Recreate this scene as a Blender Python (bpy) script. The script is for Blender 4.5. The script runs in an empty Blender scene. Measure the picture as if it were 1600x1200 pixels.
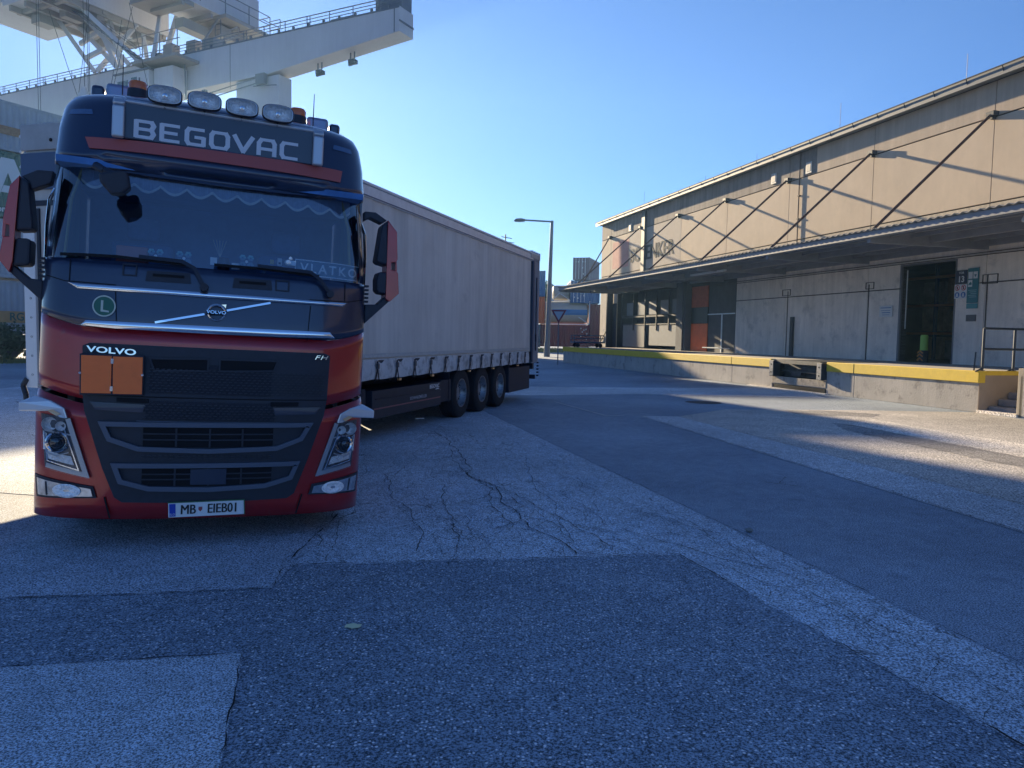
import bpy, bmesh, math, random
from mathutils import Vector, Matrix
from mathutils.geometry import tessellate_polygon
random.seed(7)
R=math.radians
scene=bpy.context.scene
col=scene.collection
# ------------------------------------------------------------------ camera
cam_d=bpy.data.cameras.new('camera'); cam=bpy.data.objects.new('camera',cam_d); col.objects.link(cam)
scene.camera=cam
cam_d.sensor_fit='HORIZONTAL'; cam_d.sensor_width=36.0; cam_d.lens=36.0*1172/1600
cam_d.clip_start=0.05; cam_d.clip_end=3000
PITCH,ROLL=0.0643,0.018
_f=Vector((0,math.cos(PITCH),-math.sin(PITCH))); _r0=Vector((1,0,0)); _u0=_r0.cross(_f)
_r=_r0*math.cos(ROLL)+_u0*math.sin(ROLL); _u=_u0*math.cos(ROLL)-_r0*math.sin(ROLL)
cam.matrix_world=Matrix(((_r.x,_u.x,-_f.x,0),(_r.y,_u.y,-_f.y,0),(_r.z,_u.z,-_f.z,1.70),(0,0,0,1)))
# ------------------------------------------------------------------ light
SUN_AZ,SUN_EL=-23.0,14.0
w=bpy.data.worlds.new('World'); scene.world=w; w.use_nodes=True
nt=w.node_tree; bg=nt.nodes['Background']
sky=nt.nodes.new('ShaderNodeTexSky'); sky.sky_type='NISHITA'; sky.sun_disc=False
sky.sun_elevation=R(SUN_EL); sky.sun_rotation=R(SUN_AZ); sky.altitude=300
sky.air_density=1.0; sky.dust_density=0.22; sky.ozone_density=5.0
tint=nt.nodes.new('ShaderNodeMix'); tint.data_type='RGBA'; tint.blend_type='MULTIPLY'
tint.inputs[0].default_value=1.0; tint.inputs[7].default_value=(0.84,0.94,1.20,1)
nt.links.new(sky.outputs[0],tint.inputs[6]); nt.links.new(tint.outputs[2],bg.inputs[0])
bg.inputs[1].default_value=0.050
sd=bpy.data.lights.new('sun','SUN'); sd.energy=5.0; sd.angle=R(0.6); sd.color=(1.0,0.80,0.52)
sun=bpy.data.objects.new('sun',sd); col.objects.link(sun)
_d=Vector((-math.sin(R(SUN_AZ))*math.cos(R(SUN_EL)),-math.cos(R(SUN_AZ))*math.cos(R(SUN_EL)),-math.sin(R(SUN_EL))))
sun.rotation_euler=_d.to_track_quat('-Z','Y').to_euler(); sun.location=(-20,50,30)
scene.view_settings.view_transform='Standard'; scene.view_settings.look='None'
scene.view_settings.exposure=1.6; scene.view_settings.gamma=1.0
scene.render.engine='CYCLES'
# ------------------------------------------------------------------ materials
MATS={}
def mat(name,color,rough=0.6,metal=0.0,var=0.0,vscale=3.0,bump=0.0,bscale=40.0,spec=0.5,coat=0.0,emit=None,streak=0.0,dirt=None,trans=0.0,alpha=None):
    if name in MATS: return MATS[name]
    m=bpy.data.materials.new(name); m.use_nodes=True; n=m.node_tree; b=n.nodes['Principled BSDF']
    b.inputs['Roughness'].default_value=rough; b.inputs['Metallic'].default_value=metal
    b.inputs['Specular IOR Level'].default_value=spec
    c4=(*color,1)
    b.inputs['Base Color'].default_value=c4
    if coat: b.inputs['Coat Weight'].default_value=coat; b.inputs['Coat Roughness'].default_value=0.06
    tc=n.nodes.new('ShaderNodeTexCoord')
    last=None
    if var:
        no=n.nodes.new('ShaderNodeTexNoise'); no.inputs['Scale'].default_value=vscale; no.inputs['Detail'].default_value=8; no.inputs['Roughness'].default_value=.65
        n.links.new(tc.outputs['Object'],no.inputs['Vector'])
        mr=n.nodes.new('ShaderNodeMapRange'); mr.inputs[1].default_value=.3; mr.inputs[2].default_value=.7
        mr.inputs[3].default_value=1-var; mr.inputs[4].default_value=1+var
        n.links.new(no.outputs[0],mr.inputs[0])
        mx=n.nodes.new('ShaderNodeMix'); mx.data_type='RGBA'; mx.blend_type='MULTIPLY'; mx.inputs[0].default_value=1
        mx.inputs[6].default_value=c4; n.links.new(mr.outputs[0],mx.inputs[7]); last=mx.outputs[2]
    if streak:
        mp=n.nodes.new('ShaderNodeMapping'); mp.inputs['Scale'].default_value=(2.2,2.2,.16)
        n.links.new(tc.outputs['Object'],mp.inputs[0])
        no=n.nodes.new('ShaderNodeTexNoise'); no.inputs['Scale'].default_value=1.3; no.inputs['Detail'].default_value=9; no.inputs['Roughness'].default_value=.7
        n.links.new(mp.outputs[0],no.inputs['Vector'])
        mr=n.nodes.new('ShaderNodeMapRange'); mr.inputs[1].default_value=.35; mr.inputs[2].default_value=.65; mr.inputs[3].default_value=1-streak; mr.inputs[4].default_value=1+streak*.4
        n.links.new(no.outputs[0],mr.inputs[0])
        mx=n.nodes.new('ShaderNodeMix'); mx.data_type='RGBA'; mx.blend_type='MULTIPLY'; mx.inputs[0].default_value=1
        if last: n.links.new(last,mx.inputs[6])
        else: mx.inputs[6].default_value=c4
        n.links.new(mr.outputs[0],mx.inputs[7]); last=mx.outputs[2]
    if dirt:
        dc,ds,dt=dirt
        no=n.nodes.new('ShaderNodeTexNoise'); no.inputs['Scale'].default_value=ds; no.inputs['Detail'].default_value=10; no.inputs['Roughness'].default_value=.72
        n.links.new(tc.outputs['Object'],no.inputs['Vector'])
        mr=n.nodes.new('ShaderNodeMapRange'); mr.inputs[1].default_value=dt; mr.inputs[2].default_value=dt+.12; mr.inputs[3].default_value=0; mr.inputs[4].default_value=.75
        n.links.new(no.outputs[0],mr.inputs[0])
        mx=n.nodes.new('ShaderNodeMix'); mx.data_type='RGBA'
        n.links.new(mr.outputs[0],mx.inputs[0])
        if last: n.links.new(last,mx.inputs[6])
        else: mx.inputs[6].default_value=c4
        mx.inputs[7].default_value=(*dc,1); last=mx.outputs[2]
    if last: n.links.new(last,b.inputs['Base Color'])
    if bump:
        no=n.nodes.new('ShaderNodeTexNoise'); no.inputs['Scale'].default_value=bscale; no.inputs['Detail'].default_value=6
        n.links.new(tc.outputs['Object'],no.inputs['Vector'])
        bp=n.nodes.new('ShaderNodeBump'); bp.inputs['Strength'].default_value=bump; bp.inputs['Distance'].default_value=.02
        n.links.new(no.outputs[0],bp.inputs['Height']); n.links.new(bp.outputs[0],b.inputs['Normal'])
    if emit: b.inputs['Emission Color'].default_value=(*emit[0],1); b.inputs['Emission Strength'].default_value=emit[1]
    MATS[name]=m; return m
def glass(name,tintc,ior=1.5,rough=0.02,boost=1.0,fbase=0.0):
    m=bpy.data.materials.new(name); m.use_nodes=True; n=m.node_tree; n.nodes.clear()
    o=n.nodes.new('ShaderNodeOutputMaterial'); t=n.nodes.new('ShaderNodeBsdfTransparent'); t.inputs[0].default_value=(*tintc,1)
    g=n.nodes.new('ShaderNodeBsdfGlossy'); g.inputs['Roughness'].default_value=rough
    fr=n.nodes.new('ShaderNodeFresnel'); fr.inputs[0].default_value=ior
    ma=n.nodes.new('ShaderNodeMath'); ma.operation='MULTIPLY_ADD'; ma.inputs[1].default_value=boost; ma.inputs[2].default_value=fbase; ma.use_clamp=True
    n.links.new(fr.outputs[0],ma.inputs[0])
    mx=n.nodes.new('ShaderNodeMixShader'); n.links.new(ma.outputs[0],mx.inputs[0]); n.links.new(t.outputs[0],mx.inputs[1]); n.links.new(g.outputs[0],mx.inputs[2])
    n.links.new(mx.outputs[0],o.inputs[0]); return m
# ------------------------------------------------------------------ helpers
class MB:
    def __init__(s): s.v=[]; s.f=[]
    def add(s,vs,fs):
        b=len(s.v); s.v+= [tuple(q) for q in vs]; s.f+= [tuple(i+b for i in f) for f in fs]; return s
    def box(s,x0,x1,y0,y1,z0,z1):
        x0,x1=min(x0,x1),max(x0,x1); y0,y1=min(y0,y1),max(y0,y1); z0,z1=min(z0,z1),max(z0,z1)
        return s.add([(x0,y0,z0),(x1,y0,z0),(x1,y1,z0),(x0,y1,z0),(x0,y0,z1),(x1,y0,z1),(x1,y1,z1),(x0,y1,z1)],
          [(0,3,2,1),(4,5,6,7),(0,1,5,4),(1,2,6,5),(2,3,7,6),(3,0,4,7)])
    def prism(s,poly,a,b,plane='xz'):
        n=len(poly)
        def P(p,d):
            if plane=='xz': return (p[0],d,p[1])
            if plane=='xy': return (p[0],p[1],d)
            return (d,p[0],p[1])
        vs=[P(p,a) for p in poly]+[P(p,b) for p in poly]
        tri=tessellate_polygon([[Vector((p[0],p[1],0)) for p in poly]])
        fs=[tuple(t) for t in tri]+[tuple(n+i for i in reversed(t)) for t in tri]
        fs+=[(i,(i+1)%n,n+(i+1)%n,n+i) for i in range(n)]
        return s.add(vs,fs)
    def tube(s,p0,p1,r,n=8,r1=None,cap=True):
        p0=Vector(p0);p1=Vector(p1); d=(p1-p0)
        if d.length<1e-6: return s
        d.normalize(); a=d.orthogonal().normalized(); b=d.cross(a); r1=r if r1 is None else r1
        vs=[]
        for P,rr in((p0,r),(p1,r1)):
            for i in range(n):
                t=2*math.pi*i/n; vs.append(P+(a*math.cos(t)+b*math.sin(t))*rr)
        fs=[(i,(i+1)%n,n+(i+1)%n,n+i) for i in range(n)]
        if cap: fs+=[tuple(reversed(range(n))),tuple(range(n,2*n))]
        return s.add(vs,fs)
    def path(s,pts,r,n=8):
        for a,b in zip(pts[:-1],pts[1:]): s.tube(a,b,r,n)
        return s
    def beam(s,p0,p1,w,h,up=(0,0,1)):
        p0=Vector(p0);p1=Vector(p1); d=(p1-p0).normalized(); up=Vector(up)
        if abs(d.dot(up))>.98: up=Vector((1,0,0))
        x=d.cross(up).normalized()*w/2; z=x.cross(d).normalized()*h/2
        vs=[p0-x-z,p0+x-z,p0+x+z,p0-x+z,p1-x-z,p1+x-z,p1+x+z,p1-x+z]
        return s.add(vs,[(0,1,2,3),(7,6,5,4),(0,4,5,1),(1,5,6,2),(2,6,7,3),(3,7,4,0)])
    def lathe(s,prof,c,axis='x',n=28):
        # prof: list (radius, along)
        c=Vector(c); ax={'x':(Vector((1,0,0)),Vector((0,1,0)),Vector((0,0,1))),'y':(Vector((0,1,0)),Vector((0,0,1)),Vector((1,0,0))),'z':(Vector((0,0,1)),Vector((1,0,0)),Vector((0,1,0)))}[axis]
        vs=[];fs=[];m=len(prof)
        for i in range(n):
            t=2*math.pi*i/n
            for r,a in prof: vs.append(c+ax[0]*a+(ax[1]*math.cos(t)+ax[2]*math.sin(t))*r)
        for i in range(n):
            j=(i+1)%n
            for k in range(m-1): fs.append((i*m+k,j*m+k,j*m+k+1,i*m+k+1))
        return s.add(vs,fs)
    def grid(s,rows):
        m=len(rows[0]); vs=[q for r in rows for q in r]
        fs=[(i*m+j,i*m+j+1,(i+1)*m+j+1,(i+1)*m+j) for i in range(len(rows)-1) for j in range(m-1)]
        return s.add(vs,fs)
    def build(s,name,m,parent=None,smooth=False,bevel=0,seg=2,loc=None):
        me=bpy.data.meshes.new(name); me.from_pydata(s.v,[],s.f); me.update()
        bm=bmesh.new(); bm.from_mesh(me)
        if smooth: bmesh.ops.remove_doubles(bm,verts=bm.verts,dist=1e-5)
        bmesh.ops.recalc_face_normals(bm,faces=bm.faces); bm.to_mesh(me); bm.free()
        o=bpy.data.objects.new(name,me); col.objects.link(o); me.materials.append(m)
        if parent: o.parent=parent
        if smooth:
            for p in me.polygons: p.use_smooth=True
            md=o.modifiers.new('split','EDGE_SPLIT'); md.split_angle=R(38)
        if bevel:
            md=o.modifiers.new('bevel','BEVEL'); md.width=bevel; md.segments=seg; md.limit_method='ANGLE'; md.angle_limit=R(35)
        if loc: o.location=loc
        return o
def empty(name,loc=(0,0,0),rot=(0,0,0),parent=None):
    o=bpy.data.objects.new(name,None); col.objects.link(o); o.location=loc; o.rotation_euler=rot; o.empty_display_size=.2
    if parent: o.parent=parent
    return o
def tag(o,label=None,cat=None,group=None,kind=None):
    if label: o['label']=label
    if cat: o['category']=cat
    if group: o['group']=group
    if kind: o['kind']=kind
    return o
def copy_tree(o,parent=None):
    c=o.copy(); col.objects.link(c)
    if parent: c.parent=parent
    for ch in [q for q in bpy.data.objects if q.parent==o]: copy_tree(ch,c)
    return c
def text_geo(body,size,extrude=.004,sx=1.0,offset=0.0,shear=0.0,spacing=1.0):
    cu=bpy.data.curves.new('t','FONT'); cu.body=body; cu.size=size; cu.extrude=extrude; cu.align_x='CENTER'; cu.align_y='CENTER'; cu.offset=offset; cu.shear=shear; cu.space_character=spacing; cu.resolution_u=3
    o=bpy.data.objects.new('t',cu); col.objects.link(o)
    bpy.context.view_layer.update(); dg=bpy.context.evaluated_depsgraph_get()
    me=bpy.data.meshes.new_from_object(o.evaluated_get(dg))
    vs=[(v.co.x*sx,v.co.y,v.co.z) for v in me.vertices]; fs=[tuple(p.vertices) for p in me.polygons]
    bpy.data.objects.remove(o); bpy.data.curves.remove(cu); bpy.data.meshes.remove(me)
    return vs,fs
def text_on(mb,body,size,c,ux,uy,extrude=.004,**k):
    """writing laid on a flat face: c centre, ux to the right, uy up"""
    vs,fs=text_geo(body,size,extrude,**k); c=Vector(c); ux=Vector(ux).normalized(); uy=Vector(uy).normalized(); nz=ux.cross(uy)
    return mb.add([c+ux*x+uy*y+nz*z for x,y,z in vs],fs)
# ================================================================== GROUND
def asphalt(name,c,c2,stones=0.0,cracks=0.0,fine=90.0,bump=.35,warm=None):
    m=bpy.data.materials.new(name); m.use_nodes=True; n=m.node_tree; b=n.nodes['Principled BSDF']; L=n.links.new
    b.inputs['Roughness'].default_value=.82; b.inputs['Specular IOR Level'].default_value=.35
    tc=n.nodes.new('ShaderNodeTexCoord')
    def noise(s,d=4,r=.6):
        q=n.nodes.new('ShaderNodeTexNoise'); q.inputs['Scale'].default_value=s; q.inputs['Detail'].default_value=d; q.inputs['Roughness'].default_value=r; L(tc.outputs['Object'],q.inputs['Vector']); return q.outputs[0]
    def mr(i,a,bb,c_,d):
        q=n.nodes.new('ShaderNodeMapRange'); L(i,q.inputs[0]); q.inputs[1].default_value=a; q.inputs[2].default_value=bb; q.inputs[3].default_value=c_; q.inputs[4].default_value=d; return q.outputs[0]
    def mix(f,a,bb,bt='MIX'):
        q=n.nodes.new('ShaderNodeMix'); q.data_type='RGBA'; q.blend_type=bt
        for i,val in((0,f),(6,a),(7,bb)):
            if isinstance(val,(int,float)): q.inputs[i].default_value=val if i==0 else (val,val,val,1)
            elif isinstance(val,tuple): q.inputs[i].default_value=(*val,1)
            else: L(val,q.inputs[i])
        return q.outputs[2]
    f1=noise(fine,2,.8); f2=noise(1.1,9,.62); f3=noise(.22,5,.5); f4=noise(7.0,5,.6)
    col_=mix(mr(f2,.35,.65,0,1),c,c2)
    col_=mix(1.0,col_,mr(f1,.40,.60,.24,1.80),'MULTIPLY')
    col_=mix(1.0,col_,mr(f4,.3,.7,.86,1.14),'MULTIPLY')
    col_=mix(1.0,col_,mr(f3,.3,.7,.72,1.25),'MULTIPLY')
    st_=mr(noise(.9,6,.7),.60,.70,0,.45); col_=mix(st_,col_,tuple(q*.55 for q in c))
    if stones:
        vo=n.nodes.new('ShaderNodeTexVoronoi'); vo.inputs['Scale'].default_value=55; L(tc.outputs['Object'],vo.inputs['Vector'])
        sep=n.nodes.new('ShaderNodeSeparateColor'); L(vo.outputs['Color'],sep.inputs[0])
        pick=mr(sep.outputs[0],.84,.87,0,1); near=mr(vo.outputs['Distance'],.30,.42,1,0)
        mm=n.nodes.new('ShaderNodeMath'); mm.operation='MULTIPLY'; L(pick,mm.inputs[0]); L(near,mm.inputs[1])
        m2=n.nodes.new('ShaderNodeMath'); m2.operation='MULTIPLY'; L(mm.outputs[0],m2.inputs[0]); m2.inputs[1].default_value=stones
        col_=mix(m2.outputs[0],col_,(.85,.86,.86))
    if cracks:
        ds=n.nodes.new('ShaderNodeTexNoise'); ds.inputs['Scale'].default_value=5; ds.inputs['Detail'].default_value=5; L(tc.outputs['Object'],ds.inputs['Vector'])
        va=n.nodes.new('ShaderNodeVectorMath'); va.operation='MULTIPLY_ADD'; L(ds.outputs[1],va.inputs[0]); va.inputs[1].default_value=(.35,.35,0); L(tc.outputs['Object'],va.inputs[2])
        mp=n.nodes.new('ShaderNodeMapping'); mp.inputs['Rotation'].default_value=(0,0,R(-24)); mp.inputs['Scale'].default_value=(1.7,.85,1); L(va.outputs[0],mp.inputs[0])
        vo=n.nodes.new('ShaderNodeTexVoronoi'); vo.feature='DISTANCE_TO_EDGE'; vo.inputs['Scale'].default_value=2.1; L(mp.outputs[0],vo.inputs['Vector'])
        lw=mr(vo.outputs['Distance'],.006,.02,1,0); msk=mr(noise(.55,3),.5,.62,0,cracks)
        mm=n.nodes.new('ShaderNodeMath'); mm.operation='MULTIPLY'; L(lw,mm.inputs[0]); L(msk,mm.inputs[1])
        col_=mix(mm.outputs[0],col_,(.012,.012,.013))
    L(col_,b.inputs['Base Color'])
    bp=n.nodes.new('ShaderNodeBump'); bp.inputs['Strength'].default_value=bump; bp.inputs['Distance'].default_value=.006; L(f1,bp.inputs['Height']); L(bp.outputs[0],b.inputs['Normal'])
    return m
A_DARK=asphalt('asphalt_dark',(.19,.24,.295),(.24,.29,.345),stones=1.0,fine=85)  # grey asphalts: blue of the skylight is put into their base colours
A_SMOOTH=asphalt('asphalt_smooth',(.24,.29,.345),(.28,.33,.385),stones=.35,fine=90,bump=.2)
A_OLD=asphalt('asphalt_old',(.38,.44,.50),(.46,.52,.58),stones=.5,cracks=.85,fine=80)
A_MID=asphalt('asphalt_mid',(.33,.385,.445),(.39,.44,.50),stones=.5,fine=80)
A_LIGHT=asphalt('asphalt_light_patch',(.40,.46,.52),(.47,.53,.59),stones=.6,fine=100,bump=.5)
A_TAN=asphalt('asphalt_coarse_tan',(.42,.39,.35),(.54,.50,.45),stones=.6,fine=45,bump=.5)
CONC=asphalt('concrete_strip',(.46,.48,.50),(.54,.56,.57),fine=60,bump=.15)
CONC2=asphalt('concrete_pale',(.62,.57,.50),(.70,.65,.58),fine=50,bump=.15)
WETM=asphalt('damp_asphalt',(.22,.21,.20),(.30,.285,.27),fine=60,bump=.2)
def sheet(name,poly,z,m,jag=0.0,label=None):
    pts=[]
    n=len(poly)
    for i in range(n):
        a=Vector(poly[i]);b=Vector(poly[(i+1)%n]); L_=(b-a).length
        k=max(1,min(60,int(L_/.12))) if jag else 1
        for j in range(k):
            p=a.lerp(b,j/k)
            if jag and j: p=p+Vector((random.uniform(-jag,jag),random.uniform(-jag,jag)))
            pts.append((p.x,p.y))
    tri=tessellate_polygon([[Vector((p[0],p[1],0)) for p in pts]])
    mb=MB(); mb.add([(p[0],p[1],z) for p in pts],[tuple(t) for t in tri]); o=mb.build(name,m)
    for p in o.data.polygons:
        if p.normal.z<0: p.flip()
    tag(o,label,kind='structure'); return o
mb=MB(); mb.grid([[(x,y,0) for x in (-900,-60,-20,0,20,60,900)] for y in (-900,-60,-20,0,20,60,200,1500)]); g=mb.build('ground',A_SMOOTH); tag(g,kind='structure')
for p in g.data.polygons:
    if p.normal.z<0: p.flip()
# old cracked asphalt lane
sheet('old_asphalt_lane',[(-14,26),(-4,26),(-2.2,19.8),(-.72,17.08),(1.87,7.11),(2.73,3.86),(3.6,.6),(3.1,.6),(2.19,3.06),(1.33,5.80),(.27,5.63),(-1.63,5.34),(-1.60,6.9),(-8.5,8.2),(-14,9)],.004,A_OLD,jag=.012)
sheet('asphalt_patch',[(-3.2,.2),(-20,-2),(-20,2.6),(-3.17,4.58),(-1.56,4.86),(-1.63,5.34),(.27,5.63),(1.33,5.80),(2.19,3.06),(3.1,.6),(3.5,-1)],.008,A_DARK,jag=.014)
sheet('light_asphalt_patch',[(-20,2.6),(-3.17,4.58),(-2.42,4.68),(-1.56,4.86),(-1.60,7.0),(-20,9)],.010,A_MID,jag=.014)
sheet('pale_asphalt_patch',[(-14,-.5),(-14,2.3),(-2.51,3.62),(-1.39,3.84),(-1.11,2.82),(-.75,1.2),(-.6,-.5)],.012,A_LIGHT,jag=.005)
sheet('concrete_gutter',[(2.81,16.31),(3.65,16.32),(5.45,7.86),(7.3,0),(6.35,0),(4.66,6.69)],.004,CONC,jag=.004)
sheet('coarse_asphalt',[(3.65,16.32),(5.2,18.2),(8.6,18.6),(11.6,18.6),(11.8,14),(12,0),(7.3,0),(5.45,7.86)],.004,A_TAN,jag=.01)
sheet('concrete_path',[(-6,22.0),(.37,21.38),(3.88,22.66),(9.42,22.46),(9.75,24.5),(9.3,27.0),(4.38,25.59),(.43,25.18),(-6,27)],.004,CONC,jag=.004)
sheet('pale_path',[(7.94,16.51),(8.75,12.71),(10.5,4),(9.2,4),(7.75,11.2),(6.96,15.3)],.008,CONC2,jag=.01)
sheet('damp_strip',[(6.7,15.6),(6.96,15.2),(7.72,11.2),(8.6,6.5),(7.9,6.5),(7.05,10.3),(6.4,14.2)],.008,WETM,jag=.06)
sheet('dark_patch',[(6.6,17.4),(8.2,16.9),(8.7,17.6),(7.6,18.3),(6.6,18.2)],.008,WETM,jag=.05)
sheet('seam_line',[(1.09,19.45),(2.0,16.22),(2.45,16.22),(2.45,16.30),(2.06,16.30),(1.15,19.45)],.008,CONC)
# long alligator cracks of the old lane
crk=MB()
CRM=mat('crack_tar',(.014,.014,.015),.95)
def crack(x,y,dx,dy,L_,w=.010,depth=0):
    p=Vector((x,y)); d=Vector((dx,dy)).normalized(); base=math.atan2(d.y,d.x); a=base; n=int(L_/.05); pts=[p.copy()]
    for i in range(n):
        a+=random.uniform(-.5,.5); a=base+(a-base)*.60
        p=p+Vector((math.cos(a),math.sin(a)))*.05; pts.append(p.copy())
        if depth<3 and random.random()<(.16,.12,.07)[depth]: crack(p.x,p.y,math.cos(a+random.choice((-1,1))*random.uniform(.5,1.2)),math.sin(a+random.choice((-1,1))*random.uniform(.5,1.2)),random.uniform(.15,.7)/(depth+1),w*.6,depth+1)
    vs=[];fs=[]
    for i,q in enumerate(pts):
        t=(pts[min(i+1,len(pts)-1)]-pts[max(i-1,0)]).normalized(); nn=Vector((-t.y,t.x)); ww=.75*w*random.uniform(.3,1.0)*(1 if 0<i<len(pts)-1 else .1)
        vs+=[(q.x+nn.x*ww/2,q.y+nn.y*ww/2,.0135),(q.x-nn.x*ww/2,q.y-nn.y*ww/2,.0135)]
    fs=[(2*i,2*i+1,2*i+3,2*i+2) for i in range(len(pts)-1)]
    crk.add(vs,fs)
for (x,y,x2,y2,w_) in [(-1.35,13.0,.22,5.8,.020),(-.9,11,.05,6.6,.013),(-.55,9.2,.35,6.3,.012),(-.75,8.4,-.2,5.9,.012),(-1.55,9.0,-.75,5.8,.012),(.15,10.0,.55,6.2,.010),(-.3,8.6,.85,6.0,.014),(-1.9,9.6,-1.3,5.9,.010),(1.0,6.6,1.75,5.3,.016),(1.45,7.2,.45,6.3,.010),(-.2,11.5,1.2,7.6,.009),(-1.7,14.3,-1.1,13.1,.014),(-2.0,13.4,-1.2,12.4,.010),(-1.3,11.0,-1.45,8.4,.009),(1.55,5.6,2.05,4.4,.010),(3.0,8.9,3.4,8.6,.022),(-.95,7.6,-.35,5.7,.008),(-.45,7.0,.0,5.7,.008),(.75,8.6,1.5,6.4,.008),(.2,8.8,.9,6.6,.008),(-1.1,10.2,-.7,7.4,.008),(1.5,7.6,2.6,4.6,.007),(-1.5,7.2,-1.2,5.5,.008),(2.0,5.0,2.5,3.6,.008),(-.3,13.5,.9,9.3,.007)]:
    L_=math.hypot(x2-x,y2-y); crack(x,y,x2-x,y2-y,L_*1.05,w_)
rr_=random.Random(12)
for _ in range(34):
    yy=rr_.uniform(5.7,11); xx=rr_.uniform(-1.5,1.9-(yy-7)*.35)
    crack(xx,yy,.35+rr_.uniform(-.5,.4),-1+rr_.uniform(-.3,.6),rr_.uniform(.4,1.3),rr_.uniform(.004,.007),1)
tag(crk.build('asphalt_cracks',CRM),kind='structure')
seam=MB()
def seamline(pts,w=.016):
    P=[]
    for a,b in zip(pts[:-1],pts[1:]):
        a=Vector(a);b=Vector(b); k=max(1,int((b-a).length/.07))
        for j in range(k): P.append(a.lerp(b,j/k)+Vector((random.uniform(-.008,.008),random.uniform(-.008,.008))))
    vs=[]
    for i,q in enumerate(P):
        t=(P[min(i+1,len(P)-1)]-P[max(i-1,0)]).normalized(); nn=Vector((-t.y,t.x)); ww=w*max(.05,random.uniform(-.4,1.1))
        vs+=[(q.x+nn.x*ww/2,q.y+nn.y*ww/2,.0165),(q.x-nn.x*ww/2,q.y-nn.y*ww/2,.0165)]
    seam.add(vs,[(2*i,2*i+1,2*i+3,2*i+2) for i in range(len(P)-1)])
seamline([(-3.17,4.58),(-2.42,4.68),(-1.56,4.86),(-1.63,5.34),(.27,5.63),(1.33,5.80),(2.19,3.06),(3.1,.6)],.014)
seamline([(-5,3.3),(-2.51,3.62),(-1.39,3.84),(-1.11,2.82),(-.75,1.2)],.010)
seamline([(-.72,17.08),(1.87,7.11),(2.73,3.86),(3.6,.6)],.010)
seamline([(2.81,16.31),(4.66,6.69),(6.35,0)],.018)
seamline([(3.65,16.32),(5.45,7.86),(7.3,0)],.012)
seamline([(-1.6,6.9),(-1.63,5.34)],.016)
tag(seam.build('patch_seams',CRM),kind='structure')
# ================================================================== TRACTOR UNIT
RED=mat('red_metallic_paint',(.36,.011,.013),.30,.35,coat=.9,var=.10,vscale=5,dirt=((.22,.06,.05),7,.60))
NAVY=mat('dark_blue_paint',(.016,.030,.070),.30,.1,coat=.7,var=.08,vscale=6)
NAVY2=mat('dark_blue_panel',(.013,.024,.058),.38,.0,coat=.4)
BLK=mat('black_plastic',(.014,.019,.034),.55,var=.15,vscale=20)
BLK2=mat('black_textured_plastic',(.011,.016,.030),.62,var=.2,vscale=60,bump=.5,bscale=130)
GREYP=mat('grey_plastic_trim',(.085,.105,.15),.5)
DARK=mat('dark_void',(.004,.005,.008),.9)
CHROME=mat('chrome',(.80,.82,.85),.10,1.0)
SILV=mat('silver_paint',(.42,.46,.52),.35,.5)
STRIPE=mat('sun_visor_stripe',(.42,.10,.09),.55)
ORANGE=mat('orange_sheet',(1.0,.19,.035),.45,var=.06,vscale=14)
WHITE=mat('white_paint',(.75,.76,.77),.5)
LENSD=mat('lens_dark',(.02,.025,.035),.05,coat=1)
REFL=mat('lamp_reflector',(.95,.96,.98),.25,.35,bump=.8,bscale=60,var=.25,vscale=50)
AMBER=mat('amber_lens',(.62,.14,.03),.25,coat=.6)
RUB=mat('tyre_rubber',(.018,.018,.02),.85,var=.3,vscale=25,bump=.3,bscale=60)
RIM=mat('wheel_rim_alloy',(.34,.35,.37),.4,.7,dirt=((.08,.07,.07),9,.50))
truck=empty('tractor_unit',(-2.3906,5.8093,0),(0,.0451,.3824))
tag(truck,'red and dark blue lorry cab with four roof lamps and orange plates on its grille','truck')
D_,PP=.45,2.6
def itp(z,T):
    if z<=T[0][0]: return T[0][1]
    for (a,b),(c,d) in zip(T[:-1],T[1:]):
        if z<=c: return b+(d-b)*(z-a)/(c-a)
    return T[-1][1]
Y0=[(0,0),(1.08,0),(1.75,.03),(2.15,.08),(2.9,.30),(2.95,.20),(3.15,.27),(3.4,.345),(3.5,.42),(3.57,.62)]
WW=[(0,1.24),(1.08,1.25),(1.12,1.238),(2.15,1.238),(2.95,1.205),(3.22,1.195),(3.4,1.165),(3.5,1.12),(3.57,1.02)]
def SS(x,z,off=0):
    w=itp(z,WW); r=min(abs(x)/w,1.0); return itp(z,Y0)+D_*(1-(1-r**PP)**(1/PP))-off
def band(name,m,zlo,zhi,rows,off=0.0,back=2.25,parent=truck,N=44,extra=None):
    cols=[]
    # column parameter: side back -> front left -> front right -> side back
    prm=[('s',-1,back),('s',-1,1.6),('s',-1,1.0),('s',-1,.7)]
    for i in range(N+1):
        t=-math.pi/2+math.pi*i/N; prm.append(('f',math.copysign(abs(math.sin(t))**(2/PP),math.sin(t)),0))
    prm+=[('s',1,.7),('s',1,1.0),('s',1,1.6),('s',1,back)]
    out=[]
    for k in range(rows+1):
        f=k/rows; row=[]
        for kind,r,yy in prm:
            ax=abs(r)*1.235; z0=zlo(ax); z1=zhi(ax); z=z0+(z1-z0)*f; w=itp(z,WW)+off
            if kind=='f': x=r*w; y=SS(r*itp(z,WW),z,off)
            else: x=r*w; y=max(yy,itp(z,Y0)+D_+.01)
            row.append((x,y,z))
        out.append(row)
    mb=MB(); mb.grid(out); o=mb.build(name,m,parent,smooth=True)
    md=o.modifiers.new('solid','SOLIDIFY'); md.thickness=.02; md.offset=-1
    return o,out
redhi=lambda x: 1.672+.10*max(0,(x-.85)/.4)**1.6
gap=lambda x: 1.125+.10*max(0,(x-.85)/.4)**1.3
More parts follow.
